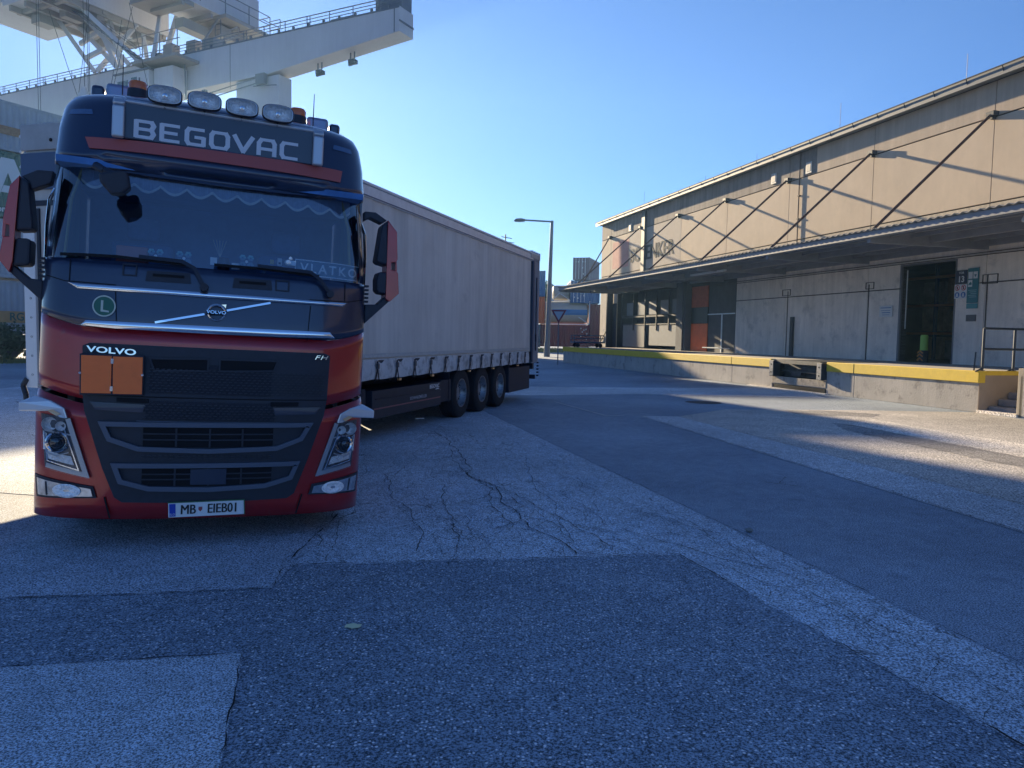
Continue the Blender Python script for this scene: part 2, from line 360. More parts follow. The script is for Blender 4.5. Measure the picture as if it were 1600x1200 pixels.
bump_o,_=band('bumper',RED,lambda x:.23-.0*x,lambda x:gap(x)-.03,8,off=0.0)
band('lower_cab_panel',RED,lambda x:gap(x)+.006,redhi,6)
band('windscreen_surround',NAVY,lambda x:redhi(x)+.004,lambda x:2.18,8)
# roof
rf,rows=band('roof',NAVY,lambda x:2.86+.075*max(0,(x-.3)/.95)**2,lambda x:3.57,14,off=.004)
mb=MB(); t0=rows[-1]; L_=len(t0)
capz=[(1,3.57,1.0,0),(.9,3.60,.93,.22),(.6,3.625,.8,.6)]
rr=[]
for f,z,sx,dy in capz: rr.append([(q[0]*sx,min(q[1]+dy,2.2),z) for q in t0])
rr.append([(q[0]*.01,2.0,3.63) for q in t0]); mb.grid(rr); mb.build('roof_cap',NAVY,truck,smooth=True)
# visor lip
mb=MB()
def skinrows(poly,off,th,K=26,M=6):
    xs=sorted(set([round(p[0],4) for p in poly])); x0,x1=xs[0],xs[-1]
    xs=sorted(set(xs+[x0+(x1-x0)*i/K for i in range(K+1)])); colz=[]
    for x in xs:
        xx=min(max(x,x0+1e-5),x1-1e-5); zz=[]
        for (a,b) in zip(poly,poly[1:]+poly[:1]):
            if (a[0]-xx)*(b[0]-xx)<=0 and a[0]!=b[0]:
                zz.append(a[1]+(b[1]-a[1])*(xx-a[0])/(b[0]-a[0]))
        if len(zz)<2: zz=[poly[0][1]]*2
        colz.append((x,min(zz),max(zz)))
    return colz
def skin(name,poly,m,off=.01,th=.02,K=26,M=6,parent=truck,mb=None,smooth=True,bulge=0.0):
    cz=skinrows(poly,off,th,K,M); own=mb is None; mb=mb or MB()
    front=[[(x,SS(x,a+(b-a)*j/M,off)-bulge*math.sin(math.pi*j/M),a+(b-a)*j/M) for x,a,b in cz] for j in range(M+1)]
    mb.grid(front)
    back=[[(x,y+th,z) for x,y,z in r] for r in front]
    mb.grid([front[0],back[0]]); mb.grid([front[-1],back[-1]])
    mb.grid([[r[0] for r in front],[r[0] for r in back]]); mb.grid([[r[-1] for r in front],[r[-1] for r in back]])
    return mb.build(name,m,parent,smooth=smooth) if own else mb
def strip(mb,path,wd,off,th,closed=False,sub=8):
    pts=[]
    n=len(path); rng=range(n if closed else n-1)
    for i in rng:
        a=Vector(path[i]);b=Vector(path[(i+1)%n])
        for j in range(sub): pts.append(a.lerp(b,j/sub))
    if not closed: pts.append(Vector(path[-1]))
    m=len(pts); A=[];B=[]
    for i,p in enumerate(pts):
        pr=pts[(i-1)%m] if (closed or i>0) else p; nx=pts[(i+1)%m] if (closed or i<m-1) else p
        t1=(p-pr); t2=(nx-p)
        t1=t1.normalized() if t1.length>1e-9 else t2.normalized(); t2=t2.normalized() if t2.length>1e-9 else t1
        t=(t1+t2).normalized(); nn=Vector((-t.y,t.x)); k=1/max(.45,nn.dot(Vector((-t1.y,t1.x))))
        a=p+nn*wd/2*k; b=p-nn*wd/2*k; A.append(a);B.append(b)
    def P(q,o): return (q.x,SS(q.x,q.y,o),q.y)
    rows=[[P(a,off-th) for a in A],[P(a,off) for a in A],[P(b,off) for b in B],[P(b,off-th) for b in B]]
    if closed: rows=[r+[r[0]] for r in rows]
    mb.grid(rows)
def xz(m,poly): return [(-x,z) for x,z in poly] if m<0 else poly
# stripe, grille panels, chrome bars
skin('sun_visor_stripe',[(-.971,3.119),(-.935,3.03),(.954,3.028),(.974,3.135)],STRIPE,.022,.02)
skin('visor_lip',[(-1.19,2.955),(-1.0,2.905),(-.5,2.868),(0,2.858),(.5,2.868),(1.0,2.905),(1.19,2.955),(1.19,2.975),(1,2.93),(.5,2.892),(0,2.882),(-.5,2.892),(-1,2.93),(-1.19,2.975)],NAVY2,.02,.05,K=40,M=2)
gp=skin('grille_panel',[(-.905,1.53),(-.893,1.18),(-.877,1.05),(-.742,.62),(-.655,.40),(-.60,.362),(0,.352),(.60,.372),(.655,.41),(.752,.68),(.872,1.05),(.893,1.18),(.905,1.545),(.86,1.565),(-.86,1.555)],BLK,.02,.03,K=60,M=30)
skin('grille_mesh',[(-.44,1.43),(-.44,1.20),(.44,1.20),(.44,1.43)],BLK2,.026,.01,parent=gp)
skin('grille_mesh',[(-.46,1.14),(-.46,1.0),(.47,1.0),(.47,1.14)],BLK2,.026,.01,parent=gp)
mb=MB()
for j in range(9):
    z=1.215+j*.021
    for i in range(-22,22):
        x=i*.04+(.02 if j%2 else 0)
        if abs(x)>.84 or (x<-.46): continue
        strip(mb,[(x,z),(x+.024,z+.003)],.006,.034,.01,sub=1)
for j in range(6):
    z=1.01+j*.021
    for i in range(-12,12):
        x=i*.04+(.02 if j%2 else 0); strip(mb,[(x,z),(x+.024,z+.003)],.006,.034,.01,sub=1)
for i in range(-12,12):
    for z in (.705,.722): strip(mb,[(i*.04,z),(i*.04+.025,z+.002)],.006,.032,.01,sub=1)
mb.build('grille_ribs',mat('grille_rib',(.02,.027,.045),.5),gp)
mb=MB(); strip(mb,[(-.893,1.172),(-.4,1.168),(.4,1.172),(.893,1.178)],.008,.024,.006); mb.build('grille_seam',DARK,gp)
mb=MB(); strip(mb,[(-.52,.985),(0,.983),(.52,.99)],.006,.028,.01); mb.build('grille_rail',GREYP,gp)
for poly in ([(-.445,1.46),(-.41,1.372),(-.035,1.382),(-.035,1.475)],[(.05,1.476),(.05,1.386),(.455,1.404),(.482,1.483)]):
    skin('air_slot',poly,DARK,.028,.01,parent=gp,K=6)
    mb=MB(); strip(mb,poly,.012,.034,.012,closed=True); mb.build('slot_frame',BLK,gp)
for sx in(-1,1):
    skin('grille_pocket',[(sx*.44,1.155),(sx*.44,1.12),(sx*.66,1.125),(sx*.66,1.157)][::sx],DARK,.028,.01,parent=gp,K=4)
    skin('grille_pad',[(sx*.46,1.11),(sx*.48,1.05),(sx*.80,1.06),(sx*.84,1.12)][::sx],NAVY2,.032,.012,parent=gp,K=8)
for nm,pts,zz,x0 in (('upper_bumper_grille',[(-.752,.958),(-.70,.845),(-.50,.775),(0,.762),(.50,.785),(.69,.86),(.755,.975),(0,.965)],(.80,.845,.89,.925),.47),('lower_bumper_grille',[(-.66,.646),(-.615,.525),(-.42,.472),(0,.462),(.42,.485),(.62,.545),(.665,.66),(0,.65)],(.50,.54,.58,.615),.47)):
    fr=MB(); strip(fr,pts,.036,.055,.04,closed=True); fo=fr.build(nm,GREYP,gp,smooth=True)
    z0=zz[0]-.012; z1=zz[-1]+.012
    skin('grille_opening',[(-x0,z0+.0),(-x0,z1),(x0,z1+.01),(x0,z0)],DARK,.027,.008,parent=gp)
    mb=MB()
    for z in zz[1:3]: strip(mb,[(-x0,z),(0,z+.002),(x0,z+.008)],.010,.036,.015)
    for x in (-.24,0,.24):
        strip(mb,[(x,z0),(x,z1)],.014,.038,.012)
    mb.build('grille_bars',BLK,gp)
skin('camera_cover',[(-.13,.50),(-.13,.62),(.13,.625),(.13,.50)],NAVY2,.04,.01,parent=gp,K=6)
skin('chrome_bar',[(-1.03,1.997),(-.956,1.955),(-.03,1.952),(1.0,1.968),(1.035,1.998),(.7,1.992),(-.03,1.99),(-.945,1.988)],CHROME,.022,.03,K=50,M=8,bulge=.005)
skin('chrome_bar',[(-.925,1.683),(-.89,1.722),(-.02,1.731),(.895,1.742),(.94,1.695),(.5,1.680),(-.02,1.672),(-.69,1.672)],CHROME,.025,.035,K=50,M=8,bulge=.006)
mb=MB(); strip(mb,[(-.42,1.735),(-.075,1.822)],.016,.022,.02); strip(mb,[(.085,1.862),(.41,1.948)],.016,.022,.02); mb.build('badge_slash',CHROME,truck)
# round badge
def ring(mb,cx,cz,r0,r1,off,th,n=40,a0=0,a1=2*math.pi):
    prof=[(r0,-th),(r0,0),((r0+r1)/2,.006),(r1,0),(r1,-th)]; rows=[]
    for i in range(n+1):
        t=a0+(a1-a0)*i/n; rows.append([(cx+r*math.cos(t),SS(cx,cz,off)-h,cz+r*math.sin(t)) for r,h in prof])
    mb.grid(rows)
mb=MB(); ring(mb,.01,1.842,.05,.067,.03,.02)
mb.add([(q[0]+.01,SS(.01,1.842,.034),q[1]+1.842) for q in [(.035,.062),(.07,.066),(.066,.036),(.055,.05)]],[(0,1,2,3)])
bd=mb.build('round_badge',CHROME,truck,smooth=True)
mb=MB(); mb.prism([(-.062,1.824),(.082,1.832),(.082,1.858),(-.062,1.85)],SS(.01,1.84,.044),SS(.01,1.84,.03)); mb.build('badge_band',DARK,bd)
def truck_text(name,body,size,cx,cz,m,off,sx=1,tilt=0.0,parent=truck,**k):
    vs,fs=text_geo(body,size,.003,sx=sx,**k); mb=MB()
    mb.add([(cx+x,SS(cx+x,cz+y+tilt*x,off)-z,cz+y+tilt*x) for x,y,z in vs],fs); return mb.build(name,m,parent)
truck_text('badge_lettering','VOLVO',.034,.01,1.841,CHROME,.05,sx=1.25,offset=.0006,parent=bd)
truck_text('maker_lettering','VOLVO',.062,-.705,1.503,CHROME,.03,sx=1.62,offset=.0014,tilt=-.03)
truck_text('model_lettering','FH',.05,.825,1.527,CHROME,.03,sx=1.7,shear=.3,spacing=1.15)
# L sticker
LC=(-.772,1.834)
mb=MB(); mb.lathe([(.001,0),(.078,0)],(0,0,0),'y',36)
def decal(mb2,pts,fs,off): mb2.add([(LC[0]+x,SS(LC[0]+x,LC[1]+z,off),LC[1]+z) for x,z in pts],fs)
mb=MB(); c=[(0,0)]+[(.078*math.cos(2*math.pi*i/36),.078*math.sin(2*math.pi*i/36)) for i in range(36)]; decal(mb,c,[(0,1+i,1+(i+1)%36) for i in range(36)],.008)
st=mb.build('green_sticker',mat('sticker_green',(.02,.13,.09),.5),truck)
mb=MB(); a=[(r*math.cos(2*math.pi*i/36),r*math.sin(2*math.pi*i/36)) for r in(.070,.080) for i in range(36)]; decal(mb,a,[(i,(i+1)%36,36+(i+1)%36,36+i) for i in range(36)],.010)
decal(mb,[(-.022,.042),(-.006,.042),(-.006,-.028),(.034,-.034),(.036,-.046),(-.022,-.042)],[(0,1,2,5),(2,3,4,5)],.010); mb.build('sticker_lettering',mat('sticker_white',(.5,.55,.48),.5),st)
# number plate
pl=empty('number_plate',parent=truck)
PT=lambda x,z,o:(x,-o,z)
mb=MB(); mb.prism([(-.273,.248),(.275,.262),(.268,.374),(-.278,.360)],-.012,-.045); mb.build('plate_sheet',WHITE,pl,bevel=.004)
mb=MB(); mb.prism([(-.265,.256),(-.222,.257),(-.226,.354),(-.270,.353)],-.047,-.0485); mb.build('plate_band',mat('plate_blue',(.01,.05,.42),.4),pl)
mb=MB(); mb.prism([(-.278,.36),(.268,.374),(.275,.262),(.281,.256),(.275,.381),(-.285,.367)],-.03,-.05); 
mb.build('plate_holder',mat('plate_green',(.05,.14,.07),.5),pl)
def plate_text(body,size,cx,cz,m,name,**k):
    mb=MB()
    for q,dx in enumerate((-.0022,0,.0022)): text_on(mb,body,size,(cx+dx*(size>.05),-.048-.0003*q,cz),(1,0,.025),(0,0,1),.001,**k)
    mb.build(name,m,pl)
INK=mat('ink_black',(.012,.012,.015),.5)
plate_text('MB',.104,-.135,.306,INK,'plate_lettering',sx=.80)
plate_text('EIEB01',.104,.115,.313,INK,'plate_lettering',sx=.78)
plate_text('SLO',.022,-.246,.272,WHITE,'plate_lettering')
mb=MB(); mb.prism([(-.062,.328),(-.034,.329),(-.034,.308),(-.048,.292),(-.062,.307)],-.047,-.049); mb.build('plate_crest',mat('crest_red',(.35,.08,.08),.5),pl)
# orange hazard plates
hz=empty('hazard_plate',parent=truck)
mb=MB(); mb.prism([(-.905,1.475),(-.478,1.48),(-.478,1.178),(-.897,1.172)],-.035,.10); mb.build('plate_backing',BLK,hz,bevel=.004)
for a,b in ((-.893,-.695),(-.687,-.488)):
    mb=MB(); mb.prism([(a,1.465+.005*0),(b,1.468),(b+.002,1.190),(a+.006,1.187)],-.038,-.046); mb.build('orange_leaf',ORANGE,hz,bevel=.003)
mb=MB()
for x in (-.897,-.487): mb.lathe([(.001,-.056),(.009,-.056),(.009,-.046)],(x,0,1.335),'y',10)
for z in(1.43,1.225): mb.box(-.700,-.682,-.05,-.04,z-.018,z+.018)
mb.build('plate_clip',CHROME,hz)
# panel seams and front steps
mb=MB()
for x in (-.70,.73): strip(mb,[(x-.02*(-1 if x<0 else 1),1.66),(x,1.95)],.006,.004,.004)
strip(mb,[(-1.2,2.045),(-1.05,2.005),(-.7,1.998)],.007,.004,.004); strip(mb,[(.72,2.0),(1.05,2.01),(1.2,2.045)],.007,.004,.004)
for x in(-1.02,1.02): strip(mb,[(x,2.01),(x,2.17)],.006,.004,.004)
for x,z in ((-.70,.30),(.70,.33)): strip(mb,[(x*1.03,.40),(x*.97,.24)],.012,.016,.004)
mb.build('panel_seam',DARK,truck)
for x0,z0,x1,z1 in ((-.655,2.08,-.565,2.16),(.45,2.055,.55,2.135)):
    mb=MB(); strip(mb,[(x0,z0),(x0,z1),(x1,z1),(x1,z0)],.010,.008,.01,closed=True); mb.build('service_flap',BLK,truck)
for x0,x1 in ((-.50,-.18),(.12,.42)):
    skin('scuttle_vent',[(x0,2.045),(x0+.01,2.125),(x1-.01,2.13),(x1,2.05)],BLK,.006,.008,K=8)
    skin('scuttle_slot',[(x0+.05,2.085),(x0+.05,2.105),(x1-.05,2.108),(x1-.05,2.088)],DARK,.012,.008,K=8)
for sx in(-1,1):
    mb=MB()
    for k in range(5): mb.box(sx*1.225,sx*1.262,.42,.5,2.03+k*.034,2.046+k*.034)
    mb.build('corner_slats',BLK,truck)
# headlights
for sx in (-1,1):
    hl=empty('headlight',parent=truck)
    O=[(1.18,1.005),(.968,.985),(.826,.548),(1.140,.610)]; O=[(sx*a,b) for a,b in O]
    skin('headlight_housing',O,mat('lamp_bowl_grey',(.10,.11,.13),.3,.5,var=.5,vscale=22),.016,.03,K=12,M=8,parent=hl)
    mb=MB(); strip(mb,[(sx*.985,.982),(sx*.849,.566),(sx*1.13,.625)],.034,.032,.02); mb.build('light_strip',SILV,hl,smooth=True)
    mb=MB(); strip(mb,[(sx*1.005,.90),(sx*.90,.60),(sx*1.12,.66),(sx*1.15,.87)],.008,.034,.02); mb.build('chrome_outline',CHROME,hl)
    # upper reflector bowls
    for cx,cz,r in ((1.11,.935,.052),(1.03,.925,.036)):
        mb=MB(); y=SS(sx*cx,cz,.042); mb.lathe([(r,y-.004),(r*.9,y+.004),(r*.55,y+.02),(.002,y+.026)],(sx*cx,0,cz),'y',20); mb.build('reflector',REFL,hl,smooth=True)
    cx,cz=1.052,.805; y=SS(sx*cx,cz,.045)
    mb=MB(); mb.lathe([(.078,y+.01),(.078,y-.006),(.068,y-.014),(.056,y-.006),(.052,y+.01)],(sx*cx,0,cz),'y',32); mb.build('projector_ring',CHROME,hl,smooth=True)
    mb=MB(); mb.lathe([(.052,y+.004),(.045,y-.008),(.028,y-.018),(.002,y-.022)],(sx*cx,0,cz),'y',28); mb.build('projector_lens',LENSD,hl,smooth=True)
    skin('reflector',[(sx*.955,.70),(sx*.93,.635),(sx*1.12,.675),(sx*1.14,.76),(sx*1.04,.715)],REFL,.03,.01,K=10,M=4,parent=hl)
    skin('reflector',[(sx*1.13,.86),(sx*1.14,.74),(sx*1.155,.74),(sx*1.16,.88)],REFL,.026,.01,K=4,M=4,parent=hl)
    mb=MB(); strip(mb,[(sx*.955,.86),(sx*1.15,.885)],.010,.03,.02); strip(mb,[(sx*.97,.73),(sx*1.06,.70),(sx*1.13,.72)],.008,.036,.02); mb.build('bezel',SILV,hl)
    GL=bpy.data.materials.get('headlight_glass') or glass('headlight_glass',(.93,.95,.97),1.45,.02)
    skin('headlight_cover',O,GL,.075,.004,K=12,M=8,parent=hl)
    ind=[(1.325,1.085),(1.222,1.138),(1.10,1.108),(1.01,1.062),(.985,.985),(1.04,.99),(1.12,1.03),(1.325,1.02)]
    mb=MB(); pts=[(sx*a,b) for a,b in ind]
    def yy(x): return SS(min(abs(x),1.2),1.05,.05)
    n=len(pts); vs=[(x,yy(x),z) for x,z in pts]+[(x,yy(x)+.10,z) for x,z in pts]
    tri=tessellate_polygon([[Vector((p[0],p[1],0)) for p in pts]])
    mb.add(vs,[tuple(t) for t in tri]+[tuple(n+i for i in t) for t in tri]+[(i,(i+1)%n,n+(i+1)%n,n+i) for i in range(n)])
    iw=mb.build('turn_signal',mat('clear_lamp_plastic',(.62,.66,.72),.18,.3,coat=1),hl,bevel=.008)
    mb=MB(); q=[(1.305,1.03),(1.30,1.055),(1.13,1.062),(1.03,1.02),(1.06,1.0),(1.13,1.036)]
    pts=[(sx*a,b) for a,b in q]; n=len(pts); tri=tessellate_polygon([[Vector((p[0],p[1],0)) for p in pts]])
    mb.add([(x,yy(x)-.006,z) for x,z in pts],[tuple(t) for t in tri]); mb.build('amber_insert',mat('pale_amber',(.6,.42,.25),.3,coat=.7),hl)
    fg=empty('fog_light',parent=truck)
    skin('fog_housing',[(sx*1.222,.54),(sx*1.2,.372),(sx*.775,.392),(sx*.80,.478)],BLK,.016,.02,K=14,M=5,parent=fg)
    skin('fog_reflector',[(sx*1.20,.52),(sx*1.185,.392),(sx*.80,.405),(sx*.815,.462)],mat('fog_glass',(.42,.47,.54),.15,.6,coat=1,var=.4,vscale=14),.03,.015,K=14,M=5,parent=fg)
    mb=MB(); 
    for a in range(20):
        pass
    cx,cz=.98,.442; rows=[]
    for i in range(25):
        t=2*math.pi*i/24; rows.append([(sx*cx+r*1.9*math.cos(t),SS(sx*cx+r*1.9*math.cos(t),cz,.036)+d,cz+r*math.sin(t)) for r,d in ((.052,0),(.04,-.006),(.02,.004),(.002,.008))])
    mb.grid(rows); mb.build('fog_lens',REFL,fg,smooth=True)
    mb=MB(); strip(mb,[(sx*1.12,.40),(sx*1.13,.50)],.008,.036,.01); mb.build('fog_divider',BLK,fg)
# windscreen
WG=glass('windscreen_glass',(.78,.90,1.0),1.50,.01,boost=1.6,fbase=.20)
cols=[]
rows=[]
for j in range(9):
    f=j/8; row=[]
    for i in range(45):
        r=-1+2*i/44; r2=math.copysign(abs(math.sin(r*math.pi/2))**(2/PP),r)*.985
        zt=2.86+.075*max(0,(abs(r2)*1.235-.3)/.95)**2
        z=2.178+(zt-2.178)*f; ww=itp(z,WW); x=r2*ww; row.append((x,SS(x,min(z,2.9),-.012),z))
    rows.append(row)
mb=MB(); mb.grid(rows); ws=mb.build('windscreen',WG,truck,smooth=True)
# interior
INT=mat('cab_interior',(.04,.11,.26),.8,var=.3,vscale=3); INTL=mat('cab_lining',(.06,.19,.46),.8,var=.3,vscale=2)
mb=MB(); mb.box(-1.15,1.15,2.05,2.2,1.3,3.5); mb.box(-1.15,1.15,.3,2.1,2.9,2.95); mb.build('cab_back_wall',INTL,truck)
mb=MB(); 
rows=[[(x,SS(x,2.17,-.03),2.165) for x in [-1.15+i*.1 for i in range(24)]],[(x,.62,2.15) for x in [-1.15+i*.1 for i in range(24)]],[(x,.80,2.02) for x in [-1.15+i*.1 for i in range(24)]]]
mb.grid(rows); mb.build('dashboard',INT,truck,smooth=True)
for x in(-.62,.62):
    mb=MB(); mb.box(x-.26,x+.26,1.25,1.45,1.5,2.45); mb.box(x-.14,x+.14,1.28,1.42,2.47,2.68); mb.build('driver_seat',INT,truck,bevel=.05,seg=3)
mb=MB(); rows=[]
for i in range(33):
    t=2*math.pi*i/32; rows.append([( .60+(.225+.014*math.cos(u))*math.cos(t),.72+.10*math.sin(t)+.014*math.sin(u),2.17+(.20+.014*math.cos(u))*math.sin(t)) for u in [k*math.pi/3 for k in range(7)]])
mb.grid(rows); mb.build('steering_wheel',mat('steering_grey',(.12,.17,.25),.5),truck,smooth=True)
# scalloped valance
mb=MB(); top=[];bot=[]
for i in range(141):
    x=-1.0+2.08*i/140; top.append((x,SS(x,2.85,-.07),2.93)); bot.append((x,SS(x,2.80,-.06)+.01*math.sin(i*.9),2.80-.055*abs(math.sin((i/140)*math.pi*11))+.02))
mb.grid([top,bot]); mb.build('curtain_valance',mat('valance_cloth',(.25,.30,.40),.9,var=.2,vscale=20),truck)
mb=MB(); top=[];bot=[]
for i in range(141):
    x=-1.0+2.08*i/140; z=2.80-.055*abs(math.sin((i/140)*math.pi*11))+.02; top.append((x,SS(x,2.80,-.055),z)); bot.append((x,SS(x,2.80,-.055),z-.022))
mb.grid([top,bot]); mb.build('valance_fringe',mat('fringe_pale',(.62,.62,.58),.9),truck)
# side curtains / A pillars glimpsed at the edges
for sx in(-1,1):
    mb=MB(); mb.grid([[(sx*(1.10+.02*math.sin(k*1.3)),.62+.05*k,z) for k in range(9)] for z in (2.17,2.9)]); mb.build('side_curtain',mat('side_curtain_green',(.16,.26,.22),.9),truck)
    mb=MB(); mb.path([(sx*1.00,.50,2.90),(sx*1.06,.45,2.65),(sx*1.09,.40,2.18)],.012,6); mb.build('curtain_tassel',mat('tassel_gold',(.42,.36,.12),.7),truck)
    MB().box(sx*1.172,sx*1.198,.60,2.25,2.15,2.93).build('door_panel',NAVY,truck)
    mb=MB(); strip(mb,[(sx*1.19,2.19),(sx*1.175,2.6),(sx*1.165,2.9)],.05,-.005,.02); mb.build('windscreen_pillar',NAVY2,truck)
# wipers
for bl,arm in (([(-1.093,2.205),(-.7,2.212),(-.22,2.19)],[(-.55,2.225),(-.25,2.215),(-.16,2.17),(-.085,2.03)]),([(-.02,2.213),(.35,2.216),(.79,2.20)],[(.30,2.235),(.72,2.225),(.80,2.17),(.885,2.06)])):
    wp=empty('wiper',parent=truck)
    mb=MB(); strip(mb,bl,.022,.03,.02); mb.build('wiper_blade',DARK,wp)
    mb=MB(); strip(mb,arm,.028,.05,.018); x,z=arm[-1]; mb.lathe([(.001,-.06),(.03,-.06),(.034,.02)],(x,SS(x,z,0),z),'y',14); mb.build('wiper_arm',BLK,wp)
# mirrors
for sx,D in ((-1,dict(red=[(-1.388,2.769),(-1.448,2.689),(-1.487,2.435),(-1.474,2.40),(-1.445,2.392),(-1.443,2.311),(-1.485,2.307),(-1.509,2.136),(-1.437,2.041),(-1.418,2.125),(-1.402,2.484)],rim=[(-1.487,2.437),(-1.474,2.40),(-1.48,2.305),(-1.50,2.305),(-1.497,2.44)],
      up=[(-1.388,2.764),(-1.333,2.728),(-1.299,2.419),(-1.299,2.375),(-1.407,2.36)],low=[(-1.402,2.306),(-1.316,2.308),(-1.308,2.28),(-1.311,2.13),(-1.322,2.106),(-1.422,2.096)],
      arm=[(-1.388,2.769),(-1.286,2.831),(-1.176,2.837),(-1.195,2.742),(-1.32,2.677),(-1.334,2.733)],arm2=[(-1.426,2.105),(-1.32,2.013),(-1.225,2.005),(-1.225,1.839),(-1.437,2.041)])),
      (1,dict(red=[(1.391,2.767),(1.477,2.672),(1.495,2.43),(1.480,2.40),(1.44,2.395),(1.44,2.335),(1.485,2.33),(1.506,2.31),(1.522,2.128),(1.44,2.047),(1.405,2.07)],rim=[(1.480,2.44),(1.494,2.44),(1.507,2.30),(1.487,2.30)],
      up=[(1.397,2.762),(1.346,2.72),(1.31,2.41),(1.32,2.385),(1.42,2.365)],low=[(1.335,2.306),(1.415,2.309),(1.426,2.11),(1.345,2.118),(1.325,2.15),(1.32,2.24)],
      arm=[(1.189,2.825),(1.288,2.827),(1.391,2.767),(1.345,2.735),(1.238,2.774),(1.193,2.743)],arm2=[(1.426,2.11),(1.44,2.047),(1.23,1.835),(1.23,2.010),(1.34,2.019)]))):
    mr=empty('mirror',parent=truck)
    mb=MB(); mb.prism(D['red'],.36,.56); mb.prism(D['rim'],.40,.56); mb.build('mirror_cover',RED,mr,bevel=.012)
    mb=MB(); mb.prism(D['up'],.37,.58); mb.build('mirror_housing',BLK,mr,bevel=.018)
    mb=MB(); mb.prism(D['low'],.37,.58); mb.build('mirror_housing',BLK,mr,bevel=.018)
    MB().prism(D['arm'],.40,.52).build('mirror_arm',BLK,mr,bevel=.01); MB().prism(D['arm2'],.40,.54).build('mirror_arm',BLK,mr,bevel=.01)
    mb=MB(); mb.path([(sx*1.20,.62,2.74),(sx*1.236,.62,2.65),(sx*1.25,.62,2.45),(sx*1.25,.62,2.19)],.014,8); mb.build('window_trim',CHROME,truck)
# lower front mirror arm in upper left corner
fm=empty('kerb_mirror',parent=truck)
mb=MB(); mb.path([(-.88,.30,2.90),(-.80,.16,2.84),(-.70,.08,2.80)],.03,8); mb.build('mirror_arm',BLK,fm)
mb=MB(); mb.prism([(-.83,2.80),(-.70,2.84),(-.64,2.83),(-.62,2.72),(-.66,2.68),(-.75,2.66),(-.82,2.74)],.02,.16); mb.build('mirror_housing',BLK,fm,bevel=.02,seg=3)
# roof light bar
lb=empty('light_bar',parent=truck)
BOARD=mat('name_board',(.020,.032,.060),.35,coat=.5)
for x in(-.735,.745):
    mb=MB(); pts=[(x,.235,3.12),(x,.235,3.36),(x,.27,3.405),(x,.34,3.43)]
    for a,b in zip(pts[:-1],pts[1:]): mb.beam(a,b,.085,.06,up=(0,1,0))
    mb.build('bar_post',SILV,lb,bevel=.015,seg=3)
mb=MB(); mb.box(-.70,.71,.262,.30,3.13,3.405); mb.build('name_board',BOARD,lb,bevel=.006)
mb=MB(); mb.tube((-.72,.27,3.41),(.73,.27,3.41),.018,10); mb.build('bar_tube',SILV,lb,smooth=True)
# BEGOVAC lettering in a squared wide face
def seg_letters(ch):
    w=.16;h=.118;t=.030
    def bar(a,b,th=t): return (a,b,th)
    G={'B':[((0,h),(w-.02,h)),((0,h/2),(w-.02,h/2)),((0,0),(w-.02,0)),((0,0),(0,h)),((w-.02,h),(w,h*.78)),((w,h*.78),(w-.02,h/2)),((w-.02,h/2),(w,h*.25)),((w,h*.25),(w-.02,0))],
    'E':[((0,h),(w,h)),((0,h/2),(w-.02,h/2)),((0,0),(w,0)),((0,0),(0,h))],
    'G':[((.02,h),(w,h)),((.02,h),(0,h*.8)),((0,h*.8),(0,h*.2)),((0,h*.2),(.02,0)),((.02,0),(w,0)),((w,0),(w,h*.48)),((w*.5,h*.48),(w,h*.48))],
    'O':[((.02,h),(w-.02,h)),((.02,h),(0,h*.8)),((0,h*.8),(0,h*.2)),((0,h*.2),(.02,0)),((.02,0),(w-.02,0)),((w-.02,0),(w,h*.2)),((w,h*.2),(w,h*.8)),((w,h*.8),(w-.02,h))],
    'V':[((-.01,h),(w*.5,0)),((w*.5,0),(w+.01,h))],
    'A':[((0,0),(0,h*.75)),((0,h*.75),(.025,h)),((.025,h),(w-.02,h)),((w-.02,h),(w,h*.78)),((w,h*.78),(w,0)),((0,h*.38),(w,h*.38))],
    'C':[((.02,h),(w,h)),((.02,h),(0,h*.8)),((0,h*.8),(0,h*.2)),((0,h*.2),(.02,0)),((.02,0),(w,0))]}
    return G[ch],t
mb=MB(); x=-.615; adv=(1.24-.16)/6
for i,ch in enumerate('BEGOVAC'):
    segs,t=seg_letters(ch); x0=-.615+adv*i*.995; k=.76
    for j,(a,b) in enumerate(segs):
        pa=Vector((x0+a[0]*k,3.155+a[1])); pb=Vector((x0+b[0]*k,3.155+b[1])); d=(pb-pa).normalized()
        hz_=abs(d.x)>.9; th=.024 if hz_ else .034
        n2=Vector((-d.y,d.x))*th/2; e=d*th*.25; y=.262-.004-.0002*j
        q=[pa-e-n2,pb+e-n2,pb+e+n2,pa-e+n2]
        mb.prism([(p.x,p.y) for p in q],y,.262)
mb.build('name_lettering',mat('letter_silver',(.55,.60,.68),.4),lb)
